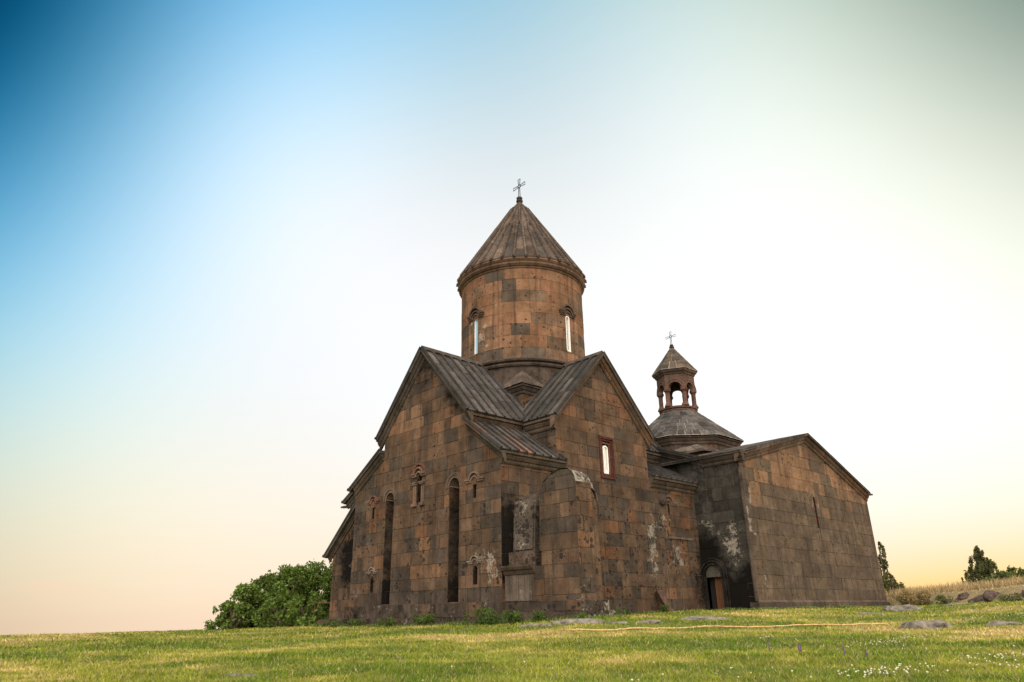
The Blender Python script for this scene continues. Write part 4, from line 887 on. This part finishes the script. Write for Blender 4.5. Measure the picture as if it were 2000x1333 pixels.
for (z0_, z1_, n_, s_) in ((.12, .44, .08, 154), (-.7, .12, .20, 155)):
    step_row(mb, f, -3.55-n_, -.0, z0_, z1_, -.3, n_, s_, aux=(.25, .1, .7)); step_row(mb, Fr((XS, -3.55, 0), (1, 0, 0), (0, 0, 1)), -n_, 1.2+n_, z0_, z1_, -.3, n_, s_+5, aux=(.45, .0, .8))
mb.build('plinth', WALL, shr)
mb = MB(); sweep(mb, [(XS-.0, -1.56, 1.62), (XS, -.02, 1.62)], [EO]*2, [Zu]*2, SMALL, (.15, .11, .085), (.1, .1, .3), 2)
mb.box((XS, -1.48, 1.30), (XS+1.0, -.01, 1.60), (.13, .10, .08)); ashlar(mb, f, [[(-1.48, .45), (-.02, .45), (-.02, 1.32), (-1.48, 1.32)]], seed=156, rows=(.85, .9), wid=(.3, .45), tint=lambda u, v, R: (.21, .17, .135), aux=lambda u, v, R: (.36, .1, .5))
mb.build('pedestal', TRIM, shr)
kh = thing('cross_stone', (XS+.45, -.6, 1.62), 'tall weathered lichen-covered slab upright in the recess beside the stone pier', 'cross stone')
mb = MB(); R = random.Random(2)
a = [(XS+.20, -1.36, 2.05), (XS+.20, -.26, 2.05), (XS+.42, -.26, 2.05), (XS+.42, -1.36, 2.05)]; b = [(XS+.26, -1.42, 4.04), (XS+.26, -.30, 3.98), (XS+.44, -.30, 3.98), (XS+.44, -1.42, 4.04)]
mb.hexa(a, b, (.15, .125, .10), (.36, .3, .9)); mb.hexa([(XS+.16, -1.28, 2.15), (XS+.16, -.36, 2.15), (XS+.21, -.36, 2.15), (XS+.21, -1.28, 2.15)], [(XS+.22, -1.33, 3.85), (XS+.22, -.40, 3.85), (XS+.27, -.40, 3.85), (XS+.27, -1.33, 3.85)], (.17, .14, .115), (.40, .22, .9)); mb.build('slab', WALL, kh)
mb = MB(); mb.box((XS+.06, -1.50, 1.58), (XS+.60, -.18, 2.08), (.17, .12, .095), (0, 0, .8)); mb.build('base_block', WALL, kh)
ls = thing('gravestone', (9.2, -.45, .0), 'small dark upright stone slab leaning against the foot of the north wall', 'gravestone')
mb = MB(); mb.hexa([(8.97, -.62, .0), (9.32, -.66, .0), (9.34, -.44, .0), (9.0, -.42, .0)], [(8.72, -.25, .88), (9.02, -.30, .92), (9.05, -.10, .84), (8.78, -.08, .80)], (.17, .11, .085), (.25, 0, .5)); mb.build('slab', WALL, ls)

# ------------------------------------------------------------------ the ground
def vnoise(x, y, seed=0):
    xi = np.floor(x).astype(np.int64); yi = np.floor(y).astype(np.int64); fx = x-xi; fy = y-yi; fx = fx*fx*(3-2*fx); fy = fy*fy*(3-2*fy)
    def h(a, b):
        n = (a*374761393+b*668265263+seed*1274126177) & 0xffffffff; n = ((n ^ (n >> 13))*1274126177) & 0xffffffff; return ((n ^ (n >> 16)) & 0xffff)/65535.
    return (h(xi, yi)*(1-fx)+h(xi+1, yi)*fx)*(1-fy)+(h(xi, yi+1)*(1-fx)+h(xi+1, yi+1)*fx)*fy
def fbm(x, y, seed=0, o=4):
    s_, a, t = 0, .5, 0
    for i in range(o): s_ = s_+a*vnoise(x*2**i, y*2**i, seed+i); t += a; a *= .55
    return s_/t
def grass_col(x, y):
    """colour of the turf: green, yellow-green and dry patches"""
    n1 = fbm(x*.33, y*.33, 3); n2 = fbm(x*1.3, y*1.3, 9); n3 = fbm(x*.12, y*.12, 17); n4 = fbm(x*3.1, y*3.1, 29)
    dx, dy = x-CAM[0], y-CAM[1]; d = np.hypot(dx, dy); az = np.degrees(np.arctan2(dx, dy))
    dry = .46*n1+.3*n2+.24*n4 + .12*(n3-.5) + .06*sstep(24, 10, az)*sstep(6, 9, d)-.085*sstep(52, 72, az)*sstep(18, 7, d)+.05*np.exp(-((d-17.5)/1.6)**2)-.05*sstep(10, 6, d)
    t = np.clip((dry-.42)/.2, 0, 1)[..., None]; u = np.clip((dry-.57)/.1, 0, 1)[..., None]
    a = np.array([.105, .165, .016]); b = np.array([.30, .31, .042]); c = np.array([.48, .38, .15])
    col = a*(1-t)+b*t; col = col*(1-u)+c*u
    bank = (sstep(65, 70.3, az)*sstep(49-(np.clip(az, 66, 84)-70.5)*1.75-.3, 49-(np.clip(az, 66, 84)-70.5)*1.75+.5, d))[..., None]
    return col*(1-bank)+np.array([.36, .29, .15])*bank
def np_mesh(name, V, F, tint, mat, parent=None, **kw):
    """V (n,3); F (m,k) ; tint (m,3) per face"""
    off = world_origin(parent) if parent else 0
    me = bpy.data.meshes.new(name); n, m, k = len(V), len(F), F.shape[1]
    me.vertices.add(n); me.vertices.foreach_set('co', (V-off).astype(np.float32).ravel()); me.loops.add(m*k); me.loops.foreach_set('vertex_index', F.astype(np.int32).ravel())
    me.polygons.add(m); me.polygons.foreach_set('loop_start', np.arange(0, m*k, k, dtype=np.int32)); me.polygons.foreach_set('loop_total', np.full(m, k, np.int32)); me.update()
    a = me.color_attributes.new('tint', 'FLOAT_COLOR', 'CORNER')
    if tint.ndim == 2: tint = np.repeat(tint[:, None, :], k, axis=1)
    a.data.foreach_set('color', np.concatenate([tint, np.ones((m, k, 1))], 2).astype(np.float32).ravel())
    me.materials.append(mat); o = bpy.data.objects.new(name, me); COL.objects.link(o)
    if parent: o.parent = parent
    return tag(o, **kw)
m, t, b = new_mat('turf'); ob = N(t, 'ShaderNodeTexCoord').outputs['Object']
tin = N(t, 'ShaderNodeAttribute', attribute_name='tint').outputs['Color']
n1 = N(t, 'ShaderNodeTexNoise', i_Scale=14.0, i_Detail=8.0, i_Roughness=.7); t.links.new(ob, n1.inputs['Vector'])
n2 = N(t, 'ShaderNodeTexNoise', i_Scale=1.1, i_Detail=8.0); t.links.new(ob, n2.inputs['Vector'])
cb = N(t, 'ShaderNodeCombineColor'); f_ = math_(t, 'MULTIPLY', mapr(t, n1.outputs[0], .3, .7, .45, 1.25), mapr(t, n2.outputs[0], .3, .7, .8, 1.15)); [t.links.new(f_, cb.inputs[i]) for i in range(3)]
t.links.new(mixc_(t, 1.0, tin, cb.outputs[0], 'MULTIPLY'), b.inputs['Base Color']); b.inputs['Roughness'].default_value = 1
bu = N(t, 'ShaderNodeBump', i_Strength=.8, i_Distance=.05); t.links.new(n1.outputs[0], bu.inputs['Height']); t.links.new(bu.outputs[0], b.inputs['Normal']); TURF = m
rad = np.concatenate([[0.0], np.linspace(1, 60, 180), 60*np.exp(np.linspace(.02, math.log(150), 40))]); na = 300
A = np.linspace(0, 2*pi, na, endpoint=False); RR, AA = np.meshgrid(rad, A, indexing='ij')
GXx, GYy = CAM[0]+RR*np.sin(AA), CAM[1]+RR*np.cos(AA); GZ = ground_h(GXx, GYy)
V = np.stack([GXx, GYy, GZ], -1).reshape(-1, 3); idx = np.arange(len(rad)*na).reshape(len(rad), na); nx = np.roll(idx, -1, 1)
F = np.stack([idx[:-1], idx[1:], nx[1:], nx[:-1]], -1).reshape(-1, 4)
GC = grass_col(GXx, GYy).reshape(-1, 3); gnd = np_mesh('ground', V, F[:, ::-1], GC[F[:, ::-1]]*.55, TURF, kind='structure'); gnd.data.shade_smooth()

# ------------------------------------------------------------------ grass
rng = np.random.default_rng(5)
def inside(x, y, m=.0):
    r = (x > -.3-m) & (x < 12.8+m) & (y > -.1-m) & (y < 10.3+m) | (x > 12.6-m) & (x < 27.6+m) & (y > -2.8-m) & (y < 13.1+m) | (x > .3-m) & (x < 6) & (y > 9) & (y < 13.2+m)
    return r | (x > -.1-m) & (x < 1.4+m) & (y > -3.75-m) & (y < 0)
def blades(n, d0, d1, a0, a1, hmin, hmax, w0, dens_pow=1, colf=grass_col, lean=.6, bright=1.0, mask=None):
    u = rng.random(n); d = np.sqrt(d0*d0+(d1*d1-d0*d0)*u) if dens_pow == 1 else d0*(d1/d0)**u
    az = np.radians(a0+(a1-a0)*rng.random(n)); x = CAM[0]+d*np.sin(az); y = CAM[1]+d*np.cos(az)
    cl = fbm(x*5, y*5, 77, 2); keep = (rng.random(n) < .35+1.3*np.clip(cl-.25, 0, 1)) & ~inside(x, y)
    if mask is not None: keep &= mask(x, y, d, np.degrees(az))
    x, y, d = x[keep], y[keep], d[keep]; n = len(x); z = ground_h(x, y)-.01
    h = (hmin+(hmax-hmin)*rng.random(n))*(.25+.8*fbm(x*1.2, y*1.2, 55, 3)+.8*fbm(x*4.5, y*4.5, 56, 2)); w = w0*d*(.6+.8*rng.random(n)); ph = rng.random(n)*2*pi; la = rng.random(n)*2*pi; ll = lean*h*rng.random(n)
    B = np.stack([x, y, z], -1); W_ = np.stack([np.cos(ph)*w/2, np.sin(ph)*w/2, 0*w], -1); T = B+np.stack([np.cos(la)*ll, np.sin(la)*ll, h], -1)
    V = np.stack([B-W_, B+W_, T], 1).reshape(-1, 3); c = colf(x, y)*(.5+1.0*rng.random((n, 1)))*(.45+.55*fbm(x*2.3, y*2.3, 91, 3)[:, None]+.62*fbm(x*7, y*7, 92, 2)[:, None])*bright
    s_ = rng.random(n) < .13; c[s_] = np.array([.44, .37, .18])*(.6+.6*rng.random((s_.sum(), 1)))
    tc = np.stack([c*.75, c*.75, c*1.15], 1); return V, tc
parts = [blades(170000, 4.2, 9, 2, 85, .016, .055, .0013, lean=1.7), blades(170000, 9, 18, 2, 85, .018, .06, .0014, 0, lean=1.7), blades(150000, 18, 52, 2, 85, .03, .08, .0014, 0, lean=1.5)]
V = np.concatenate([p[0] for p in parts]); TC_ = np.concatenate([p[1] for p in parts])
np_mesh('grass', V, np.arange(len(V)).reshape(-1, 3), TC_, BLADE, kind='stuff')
def dBf(az): return 49-(np.clip(az, 66, 84)-70.5)*1.75
mk = lambda x, y, d, az: (d > dBf(az)-.2) & (x > 27.6)
V, T_ = blades(70000, 33, 75, 67, 90, .08, .50, .0009, 0, colf=lambda x, y: np.array([.30, .225, .12])*(.7+.6*fbm(x, y, 5, 2)[:, None]), lean=.8, mask=mk)
np_mesh('dry_grass', V, np.arange(len(V)).reshape(-1, 3), T_, BLADE, kind='stuff')
mk2 = lambda x, y, d, az: inside(x, y, .45) & (fbm(x*.9, y*.9, 21, 2) > .33)
V, T_ = blades(900000, 20, 48, 28, 72, .04, .14, .0011, 1, colf=lambda x, y: np.array([.085, .15, .03])*(.6+.8*fbm(x*2, y*2, 6, 2)[:, None]), lean=.9, mask=mk2)
np_mesh('weeds', V, np.arange(len(V)).reshape(-1, 3), T_, BLADE, kind='stuff')

# ------------------------------------------------------------------ leaves, bushes and trees
def leaf_quads(P, size, cols, rg, droop=0., asp=.55):
    n = len(P); d = rg.normal(size=(n, 3)); d[:, 2] -= droop; d /= np.linalg.norm(d, axis=1)[:, None]; e = rg.normal(size=(n, 3)); e -= (e*d).sum(1)[:, None]*d; e /= np.linalg.norm(e, axis=1)[:, None]
    s_ = size*(.6+.8*rg.random((n, 1))); a = d*s_*.5; b_ = e*s_*.5*asp
    return np.stack([P-a, P+b_, P+a, P-b_], 1).reshape(-1, 3), cols
def crown(name, C, Rr, per, size, base, parent, seed, var=.35, droop=.2, asp=.55):
    """clumps of leaves: C centres, Rr radii"""
    rg = np.random.default_rng(seed); Ps, Cs = [], []
    for c, r in zip(C, Rr):
        n = int(per*(r if np.isscalar(r) else np.mean(r))**2); p = rg.normal(size=(n, 3)); p /= np.linalg.norm(p, axis=1)[:, None]; p *= (.35+.65*rg.random((n, 1))**.5)
        p *= .8+.45*rg.random((n, 1))*(rg.random((n, 1)) < .3)
        Ps.append(np.array(c)+p*r); t = rg.uniform(1-var, 1+var); Cs.append(np.array(base)*t*(.7+.6*rg.random((n, 1)))*np.array([1, 1, 1])+np.array([.03, .02, 0])*rg.random((n, 1)))
    P = np.concatenate(Ps); c = np.concatenate(Cs); V, c = leaf_quads(P, size, c, rg, droop, asp)
    return np_mesh(name, V, np.arange(len(V)).reshape(-1, 4), c, LEAF, parent)
def bush_tree(x, y, H, Wd, label, seed, group, base=(.055, .105, .018), kind='tree', cat='tree', flat=1.0, size=.17, name='leafy_tree'):
    R = random.Random(seed); z = gh(x, y)-.35; H += .35; t = thing(name, (x, y, z), label, cat, group); C, Rr = [], []
    for i in range(int(50*max(1, Wd/3))):
        a = R.uniform(0, 2*pi); h = R.uniform(.0, 1)**.95; rr = Wd*.5*sqrt(max(.04, 1-(max(0, h-.35)/.68)**2))*R.uniform(.3, 1); r = R.uniform(.30, .52)*min(1.25, max(.6, H/3.6))
        C.append((x+rr*cos(a), y+rr*sin(a), z+h*(H-r*1.15))); Rr.append(r)
    crown('crown', C, Rr, 1150*(.17/size)**2*.8, size, base, t, seed)
    mb = MB(); mb.tube([(x, y, z-.8), (x+R.uniform(-.1, .1), y, z+H*.3), (x+R.uniform(-.2, .2), y+.1, z+H*.72)], .05*H**.9, 8, r1=.03)
    for c in C[::2]:
        h0 = z+(c[2]-z)*R.uniform(.25, .5); mb.tube([(x, y, h0), (x*.5+c[0]*.5, y*.5+c[1]*.5, (h0+c[2])/2+.1), c], .045, 5, r1=.012)
    mb.build('trunk', BARK, t, smooth=False); return t
grp = 'leafy trees left of the church'
left = [(22.7, 41, 1.0, 2.4, 'lowest leafy tree at the far left end of the clump beyond the lawn'), (23.6, 42, 1.9, 2.6, 'second leafy tree from the left end of the green clump'),
        (25.0, 43, 2.5, 3.0, 'middle leafy tree of the green clump, with a ragged top'), (26.7, 42, 2.95, 3.3, 'tall leafy tree just left of the tallest one in the clump'),
        (28.3, 43, 3.15, 3.2, 'tallest leafy tree of the clump, close to the side chapel'), (30.0, 42, 2.95, 2.8, 'leafy tree partly hidden behind the corner of the side chapel'),
        (25.8, 39.5, 1.1, 2.6, 'low light green bush at the front of the leafy clump'), (27.8, 39, 1.3, 2.4, 'low bush in front of the leafy clump beside the rusty rail')]
for i, (az, d, zt, wd, lb) in enumerate(left):
    x, y = polar(az, d); bush_tree(x, y, zt-gh(x, y)+.05, wd, lb, 300+i, grp, base=((.070, .125, .020), (.055, .10, .018), (.085, .15, .025))[(i*2) % 3], size=.17)
def poplar(x, y, H, Wd, label, seed, group, base=(.06, .075, .025), sparse=1.):
    R = random.Random(seed); z = gh(x, y); t = thing('poplar_tree', (x, y, z), label, 'poplar', group); C, Rr = [], []
    nl = int(H*7*sparse); lean = R.uniform(-.12, .12)
    for i in range(nl):
        h = (i+R.random())/nl; h = h**1.1; rr = Wd*.5*(1-h)**.85; a = R.uniform(0, 2*pi); k = R.uniform(.15, 1)
        r = (.10+.30*(1-h))*min(1.4, Wd/2.2); C.append((x+rr*k*cos(a)+lean*h*H*.3, y+rr*k*sin(a), z+h*(H-.15))); Rr.append(np.array([r*.7, r*.7, r*1.6]))
        if i % 2: r = (.07+.16*(1-h)); C.append((x+lean*h*H*.3, y, z+h*(H-.1))); Rr.append(np.array([r, r, r*1.8]))
    crown('crown', C, Rr, 1500, .17, base, t, seed, asp=.6)
    mb = MB(); mb.tube([(x, y, z-.3), (x, y, z+H*.5), (x, y, z+H*.93)], .12, 7, r1=.02)
    for c in C[::3]: mb.tube([(x, y, c[2]-.9), (x*.4+c[0]*.6, y*.4+c[1]*.6, c[2]-.4), c], .03, 4, r1=.01)
    mb.build('trunk', BARK, t)
pg = 'poplars beyond the stone bank'
def ztop(az, slope, d): x, y = polar(az, d); return x, y, CAM[2]+slope*d-gh(x, y)
for az, sl_, d, wd, lb, sp_ in ((69.85, .080, 60, 3.2, 'sparse tall poplar showing right behind the corner of the hall', .42), (70.25, .040, 58, 1.8, 'small thin tree at the foot of the tall poplar behind the hall', .7),
        (75.66, .0655, 80, 4.8, 'tallest dense poplar, standing in the right distance', 2.4), (75.08, .046, 78, 2.2, 'narrow poplar touching the left side of the tallest one', 1.2), (76.08, .052, 79, 2.4, 'poplar touching the right side of the tallest one', 1.3),
        (76.45, .042, 84, 1.5, 'slim poplar a little right of the dense group', .9), (74.42, .033, 86, 1.3, 'tiny poplar standing alone left of the dense group', .9)):
    x, y, h = ztop(az, sl_, d); poplar(x, y, h, wd, lb, int(az*10), pg, sparse=sp_)
for i, (az, sl_, d, wd, lb) in enumerate(((76.75, .038, 74, 3.4, 'low round tree right of the poplars'), (77.6, .042, 78, 4.4, 'broad rounded dark tree right of the poplars'), (78.8, .044, 78, 5.0, 'rounded dark tree at the right edge of the view'), (75.9, .029, 70, 3.6, 'low bush below the poplars'), (80.5, .03, 72, 4.5, 'last round tree on the bank beyond the right edge'))):
    x, y, h = ztop(az, sl_, d); bush_tree(x, y, h, wd, lb, 400+i, 'round trees beyond the bank', base=(.06, .095, .02), size=.3)
def weed(x, y, H, Wd, label, seed, base=(.05, .10, .02), name='weed_bush', size=.075, group='weeds at the foot of the walls', n=14, z=None):
    R = random.Random(seed); z = gh(x, y) if z is None else z; t = thing(name, (x, y, z), label, 'weed', group); C, Rr = [], []
    for i in range(n): a = R.uniform(0, 2*pi); r = R.uniform(.12, .2)*max(.6, H/.5); rr = Wd*.5*R.uniform(0, 1); C.append((x+rr*cos(a), y+rr*sin(a), z+R.uniform(.1, 1)*(H-r*.7))); Rr.append(r)
    crown('leaves', C, Rr, 3200, size, base, t, seed, asp=.4)
    mb = MB()
    for c in C: mb.tube([(x+(c[0]-x)*.3, y+(c[1]-y)*.3, z-.03), c], .012, 4, (.1, .12, .04), r1=.004)
    mb.build('stems', LEAF, t)
W_ = [(-.85, .15, .60, 1.1, 'largest dark green weed bush at the near corner of the church'), (-.55, -1.0, .45, 1.3, 'spreading weed below the pedestal of the cross stone'), (-.35, -2.1, .40, .9, 'small round weed at the left foot of the stone pier'),
      (-.70, 3.6, .48, .9, 'spiky weed bush against the plinth between the niches'), (-.70, 5.9, .36, .9, 'thin tuft of weeds below the left niche'), (-.75, 8.4, .38, 1.2, 'low leafy weed at the left end of the plinth'), (-.70, 9.9, .34, 1.4, 'low creeping weed near the left corner of the church'),
      (1.9, -1.2, .34, 1.6, 'low dark weed patch right behind the stone pier'), (3.6, -1.3, .30, 1.8, 'low dark weed patch along the north wall right of the pier'), (5.2, -.8, .38, 1.2, 'leafy weed at the foot of the north wall below the framed window'), (8.75, -.5, .36, .5, 'dark weed beside the leaning gravestone'), (-.3, -3.9, .22, .5, 'small weed at the outer corner of the pier')]
for i, (x, y, h, wd, lb) in enumerate(W_): weed(x, y, h, wd, lb, 500+i, n=14 if wd < 1.2 else 22)
weed(.22, -.32, .22, .35, 'tuft growing on the ledge beside the cross stone', 530, z=1.6, n=5)
for i, (az, d, h, wd, lb) in enumerate(((71.1, 47, .95, 1.4, 'feathery dry bush on the bank just right of the hall'), (71.9, 46, .8, 1.0, 'second feathery dry bush on the bank'), (79, 34.5, .55, 1.6, 'green scrub at the foot of the bank on the right'), (76.5, 36.5, .4, 1.0, 'small green scrub among the bank stones'), (73.0, 44, .5, 1.2, 'pale shrub among the stones at the left end of the bank'))):
    x, y = polar(az, d); weed(x, y, h, wd, lb, 540+i, base=(.24, .19, .09) if i < 2 else (.10, .12, .045), group='shrubs on the bank', size=.09)

# ------------------------------------------------------------------ rocks
def rock(x, y, sx, sy, h, label, seed, mat=ROCK, group='rocks in the lawn', rot=0, sink=.25, name='rock'):
    import bmesh
    bm = bmesh.new(); bmesh.ops.create_icosphere(bm, subdivisions=3, radius=1); R = np.random.default_rng(seed); from mathutils import noise as mn
    for v in bm.verts:
        p = v.co.copy(); n = mn.noise(p*1.3+Vector((seed, 0, 0)))*.35+mn.noise(p*3.1+Vector((seed, 5, 0)))*.16+mn.noise(p*7)*.05; p *= 1+n; p.z = min(p.z, .92+.4*n)
        v.co = (p.x*sx, p.y*sy, p.z*h)
    if mat is ROCK: [setattr(v, 'co', v.co*.8) for v in bm.verts]
    me = bpy.data.meshes.new(name); bm.to_mesh(me); bm.free(); me.materials.append(mat); o = bpy.data.objects.new(name, me); COL.objects.link(o); o.location = (x, y, gh(x, y)-h*sink+.0); o.rotation_euler[2] = rot
    return tag(o, label, 'rock', group)
for i, a in enumerate([(-2.4, -4.3, .75, .35, .16, 'flat grey rock at the foot of the stone pier, leftmost of the group'), (-1.9, -5.2, .95, .42, .24, 'long low grey rock in front of the stone pier'), (-2.9, -5.0, .22, .18, .13, 'small pale round stone between the two flat rocks by the pier'),
        (-1.3, -6.1, .40, .2, .10, 'small flat stone right of the long rock by the pier'), (-.3, -6.5, .45, .3, .15, 'brownish low rock in the grass right of the pier'), (2.7, -6.3, 1.0, .45, .20, 'broad pale grey rock flush in the lawn before the dark door'),
        (13.6, -8.2, 1.15, .7, .42, 'dark grey rock beyond the right corner of the hall'), (8.6, -8.9, .75, .35, .10, 'flat dark stone in the lawn before the hall'), (1.3, -13.0, .80, .45, .30, 'large grey lichened rock at the end of the orange hose'), (1.9, -14.4, .5, .3, .16, 'low rock in the grass near the right edge'),
        (-14.0, -11.25, .26, .10, .05, 'small grey stone in the near lawn at the lower left'), (15.8, -9.6, .8, .4, .12, 'flat rock slab lying before the bank')]):
    rock(*a[:5], a[5], 600+i, rot=-.75 if i < 6 else .2*i)
bl = ['dark red boulder', 'squat red-brown block', 'broken dark block', 'small dark stone', 'flat reddish stone']
spots = [(70.9, .45, .35), (71.5, .3, .22), (72.3, .55, .3), (72.9, .35, .3), (73.4, .4, .42), (73.9, .45, .4), (74.3, .35, .38), (74.8, .4, .3), (75.3, .5, .5), (75.9, .5, .4), (76.3, .35, .42), (77.0, .4, .22), (77.8, .5, .25), (78.8, .45, .3)]
where = ['at the left end of the bank', 'second from the left end of the bank', 'half buried where the bank starts to rise', 'below the feathery dry bushes', 'standing on edge in the bank', 'next to the stone standing on edge', 'wedged in the middle of the bank', 'just left of the largest boulder of the bank', 'and largest boulder of the whole bank, below the poplars', 'close to the right side of the largest boulder', 'upright at the foot of the bank', 'below the round trees', 'near the right edge of the view', 'last one at the right end of the bank']
for i, (az, w, h) in enumerate(spots):
    d = float(dBf(az))+.25+.5*(i % 3 == 0); x, y = polar(az, d); rock(x, y, w*.85, w*.6, h*.9, bl[i % 5]+' '+where[i], 640+i, REDROCK, 'boulders of the ruined bank', rot=i*1.3, sink=.22, name='boulder')

# ------------------------------------------------------------------ small things
hp = [(-5.0, -7.6), (-5.05, -8.0), (-4.4, -8.3), (-3.6, -8.1), (-2.87, -7.92), (-2.2, -8.15), (-1.55, -8.46), (-.97, -8.75), (-1.0, -9.3), (-.78, -9.9), (-.23, -10.28), (.31, -10.55), (.8, -10.9), (1.24, -11.3), (1.9, -11.35), (2.3, -11.8)]
pts = []
for i in range(len(hp)-1):
    p0, p1, p2, p3 = [np.array(hp[min(max(i+k, 0), len(hp)-1)]) for k in (-1, 0, 1, 2)]
    for k in range(8):
        s_ = k/8; q_ = .5*((2*p1)+(-p0+p2)*s_+(2*p0-5*p1+4*p2-p3)*s_**2+(-p0+3*p1-3*p2+p3)*s_**3); pts.append((q_[0], q_[1], gh(*q_)+.034+.006*sin(i*1.7+k*.5)))
mb = MB(); mb.tube(pts, .017, 7); tag(mb.build('garden_hose', HOSE), 'thin orange hose lying across the lawn in front of the church', 'hose')
rail = thing('pipe_rail', (0, 14, -.3), 'rusty metal post with a horizontal bar, left of the side chapel', 'railing'); x, y = polar(28.3, 38.2); x2, y2 = polar(29.7, 37.8)
mb = MB(); mb.tube([(x, y, gh(x, y)-.3), (x, y, .72)], .035, 6); mb.build('post', RUST, rail)
mb = MB(); mb.tube([(x-.05, y-.05, .72), (x2, y2, .68)], .03, 6); mb.build('bar', RUST, rail)
# white clover flowers in patches
def flowers(name, patches, n, size, hgt, col, seed):
    rg = np.random.default_rng(seed); P = []
    for (x, y, rx, ry, k) in patches:
        a = rg.normal(size=(k, 2))*.5; P += [(x+a[i, 0]*rx, y+a[i, 1]*ry) for i in range(k)]
    P = np.array(P); Vs, Fs, Ts = [], [], []; b = 0
    for (x, y) in P:
        z = gh(x, y)+hgt*(.7+.5*rg.random()); s_ = size*(.7+.6*rg.random()); base = [(x, y, z-s_*.5)]; ring = [(x+s_*cos(2*pi*i/6)*.5, y+s_*sin(2*pi*i/6)*.5, z) for i in range(6)]; topv = (x, y, z+s_*.42)
        Vs += base+ring+[topv]; c = np.array(col)*(.8+.3*rg.random())
        for i in range(6): Fs += [(b+7, b+1+i, b+1+(i+1) % 6), (b, b+1+(i+1) % 6, b+1+i)]; Ts += [c, c*.75]
        b += 8
    return np_mesh(name, np.array(Vs), np.array(Fs), np.array(Ts), LEAF, kind='stuff')
flowers('clover_flowers', [(-10.8, -16.5, .5, .35, 34), (-10.3, -16.5, .6, .3, 40), (-9.2, -17.2, .8, .3, 18), (-4.9, -14.4, 1.3, .35, 45), (-3.13, -14.29, 1.0, .25, 34), (-7.9, -16.8, 1.2, .3, 40), (3.3, -13.4, 1.8, .5, 50), (4.5, -14.4, 1.6, .5, 50), (1.0, -14.6, 2.0, .6, 20), (-11.5, -15.2, 1.4, 1.0, 14), (-6.5, -15.5, 2.5, 1.0, 10), (-10.5, -13.5, 2, 1, 10), (-4.5, -12.2, .3, .15, 10)], 0, .017, .045, (.76, .76, .62), 3)
for i, (x, y, h) in enumerate(((-9.55, -14.95, .17), (-9.38, -15.22, .15), (-9.2, -15.1, .14), (-9.6, -15.8, .18), (-9.45, -15.95, .13))):
    z = gh(x, y); t = thing('sage_plant', (x, y, z), ['tallest purple flower spike', 'leaning purple flower spike', 'short purple flower spike', 'dark purple flower spike', 'small faded purple flower spike'][i]+[' left in the row of three in the near lawn', ' middle of the three in the near lawn', ' right of the three in the near lawn', ' of the near pair above the white clover', ' beside the darker one above the clover'][i], 'wildflower', 'purple flower spikes')
    mb = MB(); lx = .02*((i % 3)-1); mb.tube([(x, y, z-.01), (x+lx, y, z+h*.6)], .002, 4, (.07, .11, .03)); mb.build('stem', LEAF, t)
    mb = MB(); R = random.Random(i)
    for k in range(12): q_ = z+h*(.55+.045*k); r = .009*(1-k/16); mb.tube([(x+lx+R.uniform(-.002, .002), y, q_), (x+lx+R.uniform(-.008, .008), y+R.uniform(-.008, .008), q_+.008)], r, 5, (.16, .09, .22))
    mb.build('flower_head', LEAF, t)
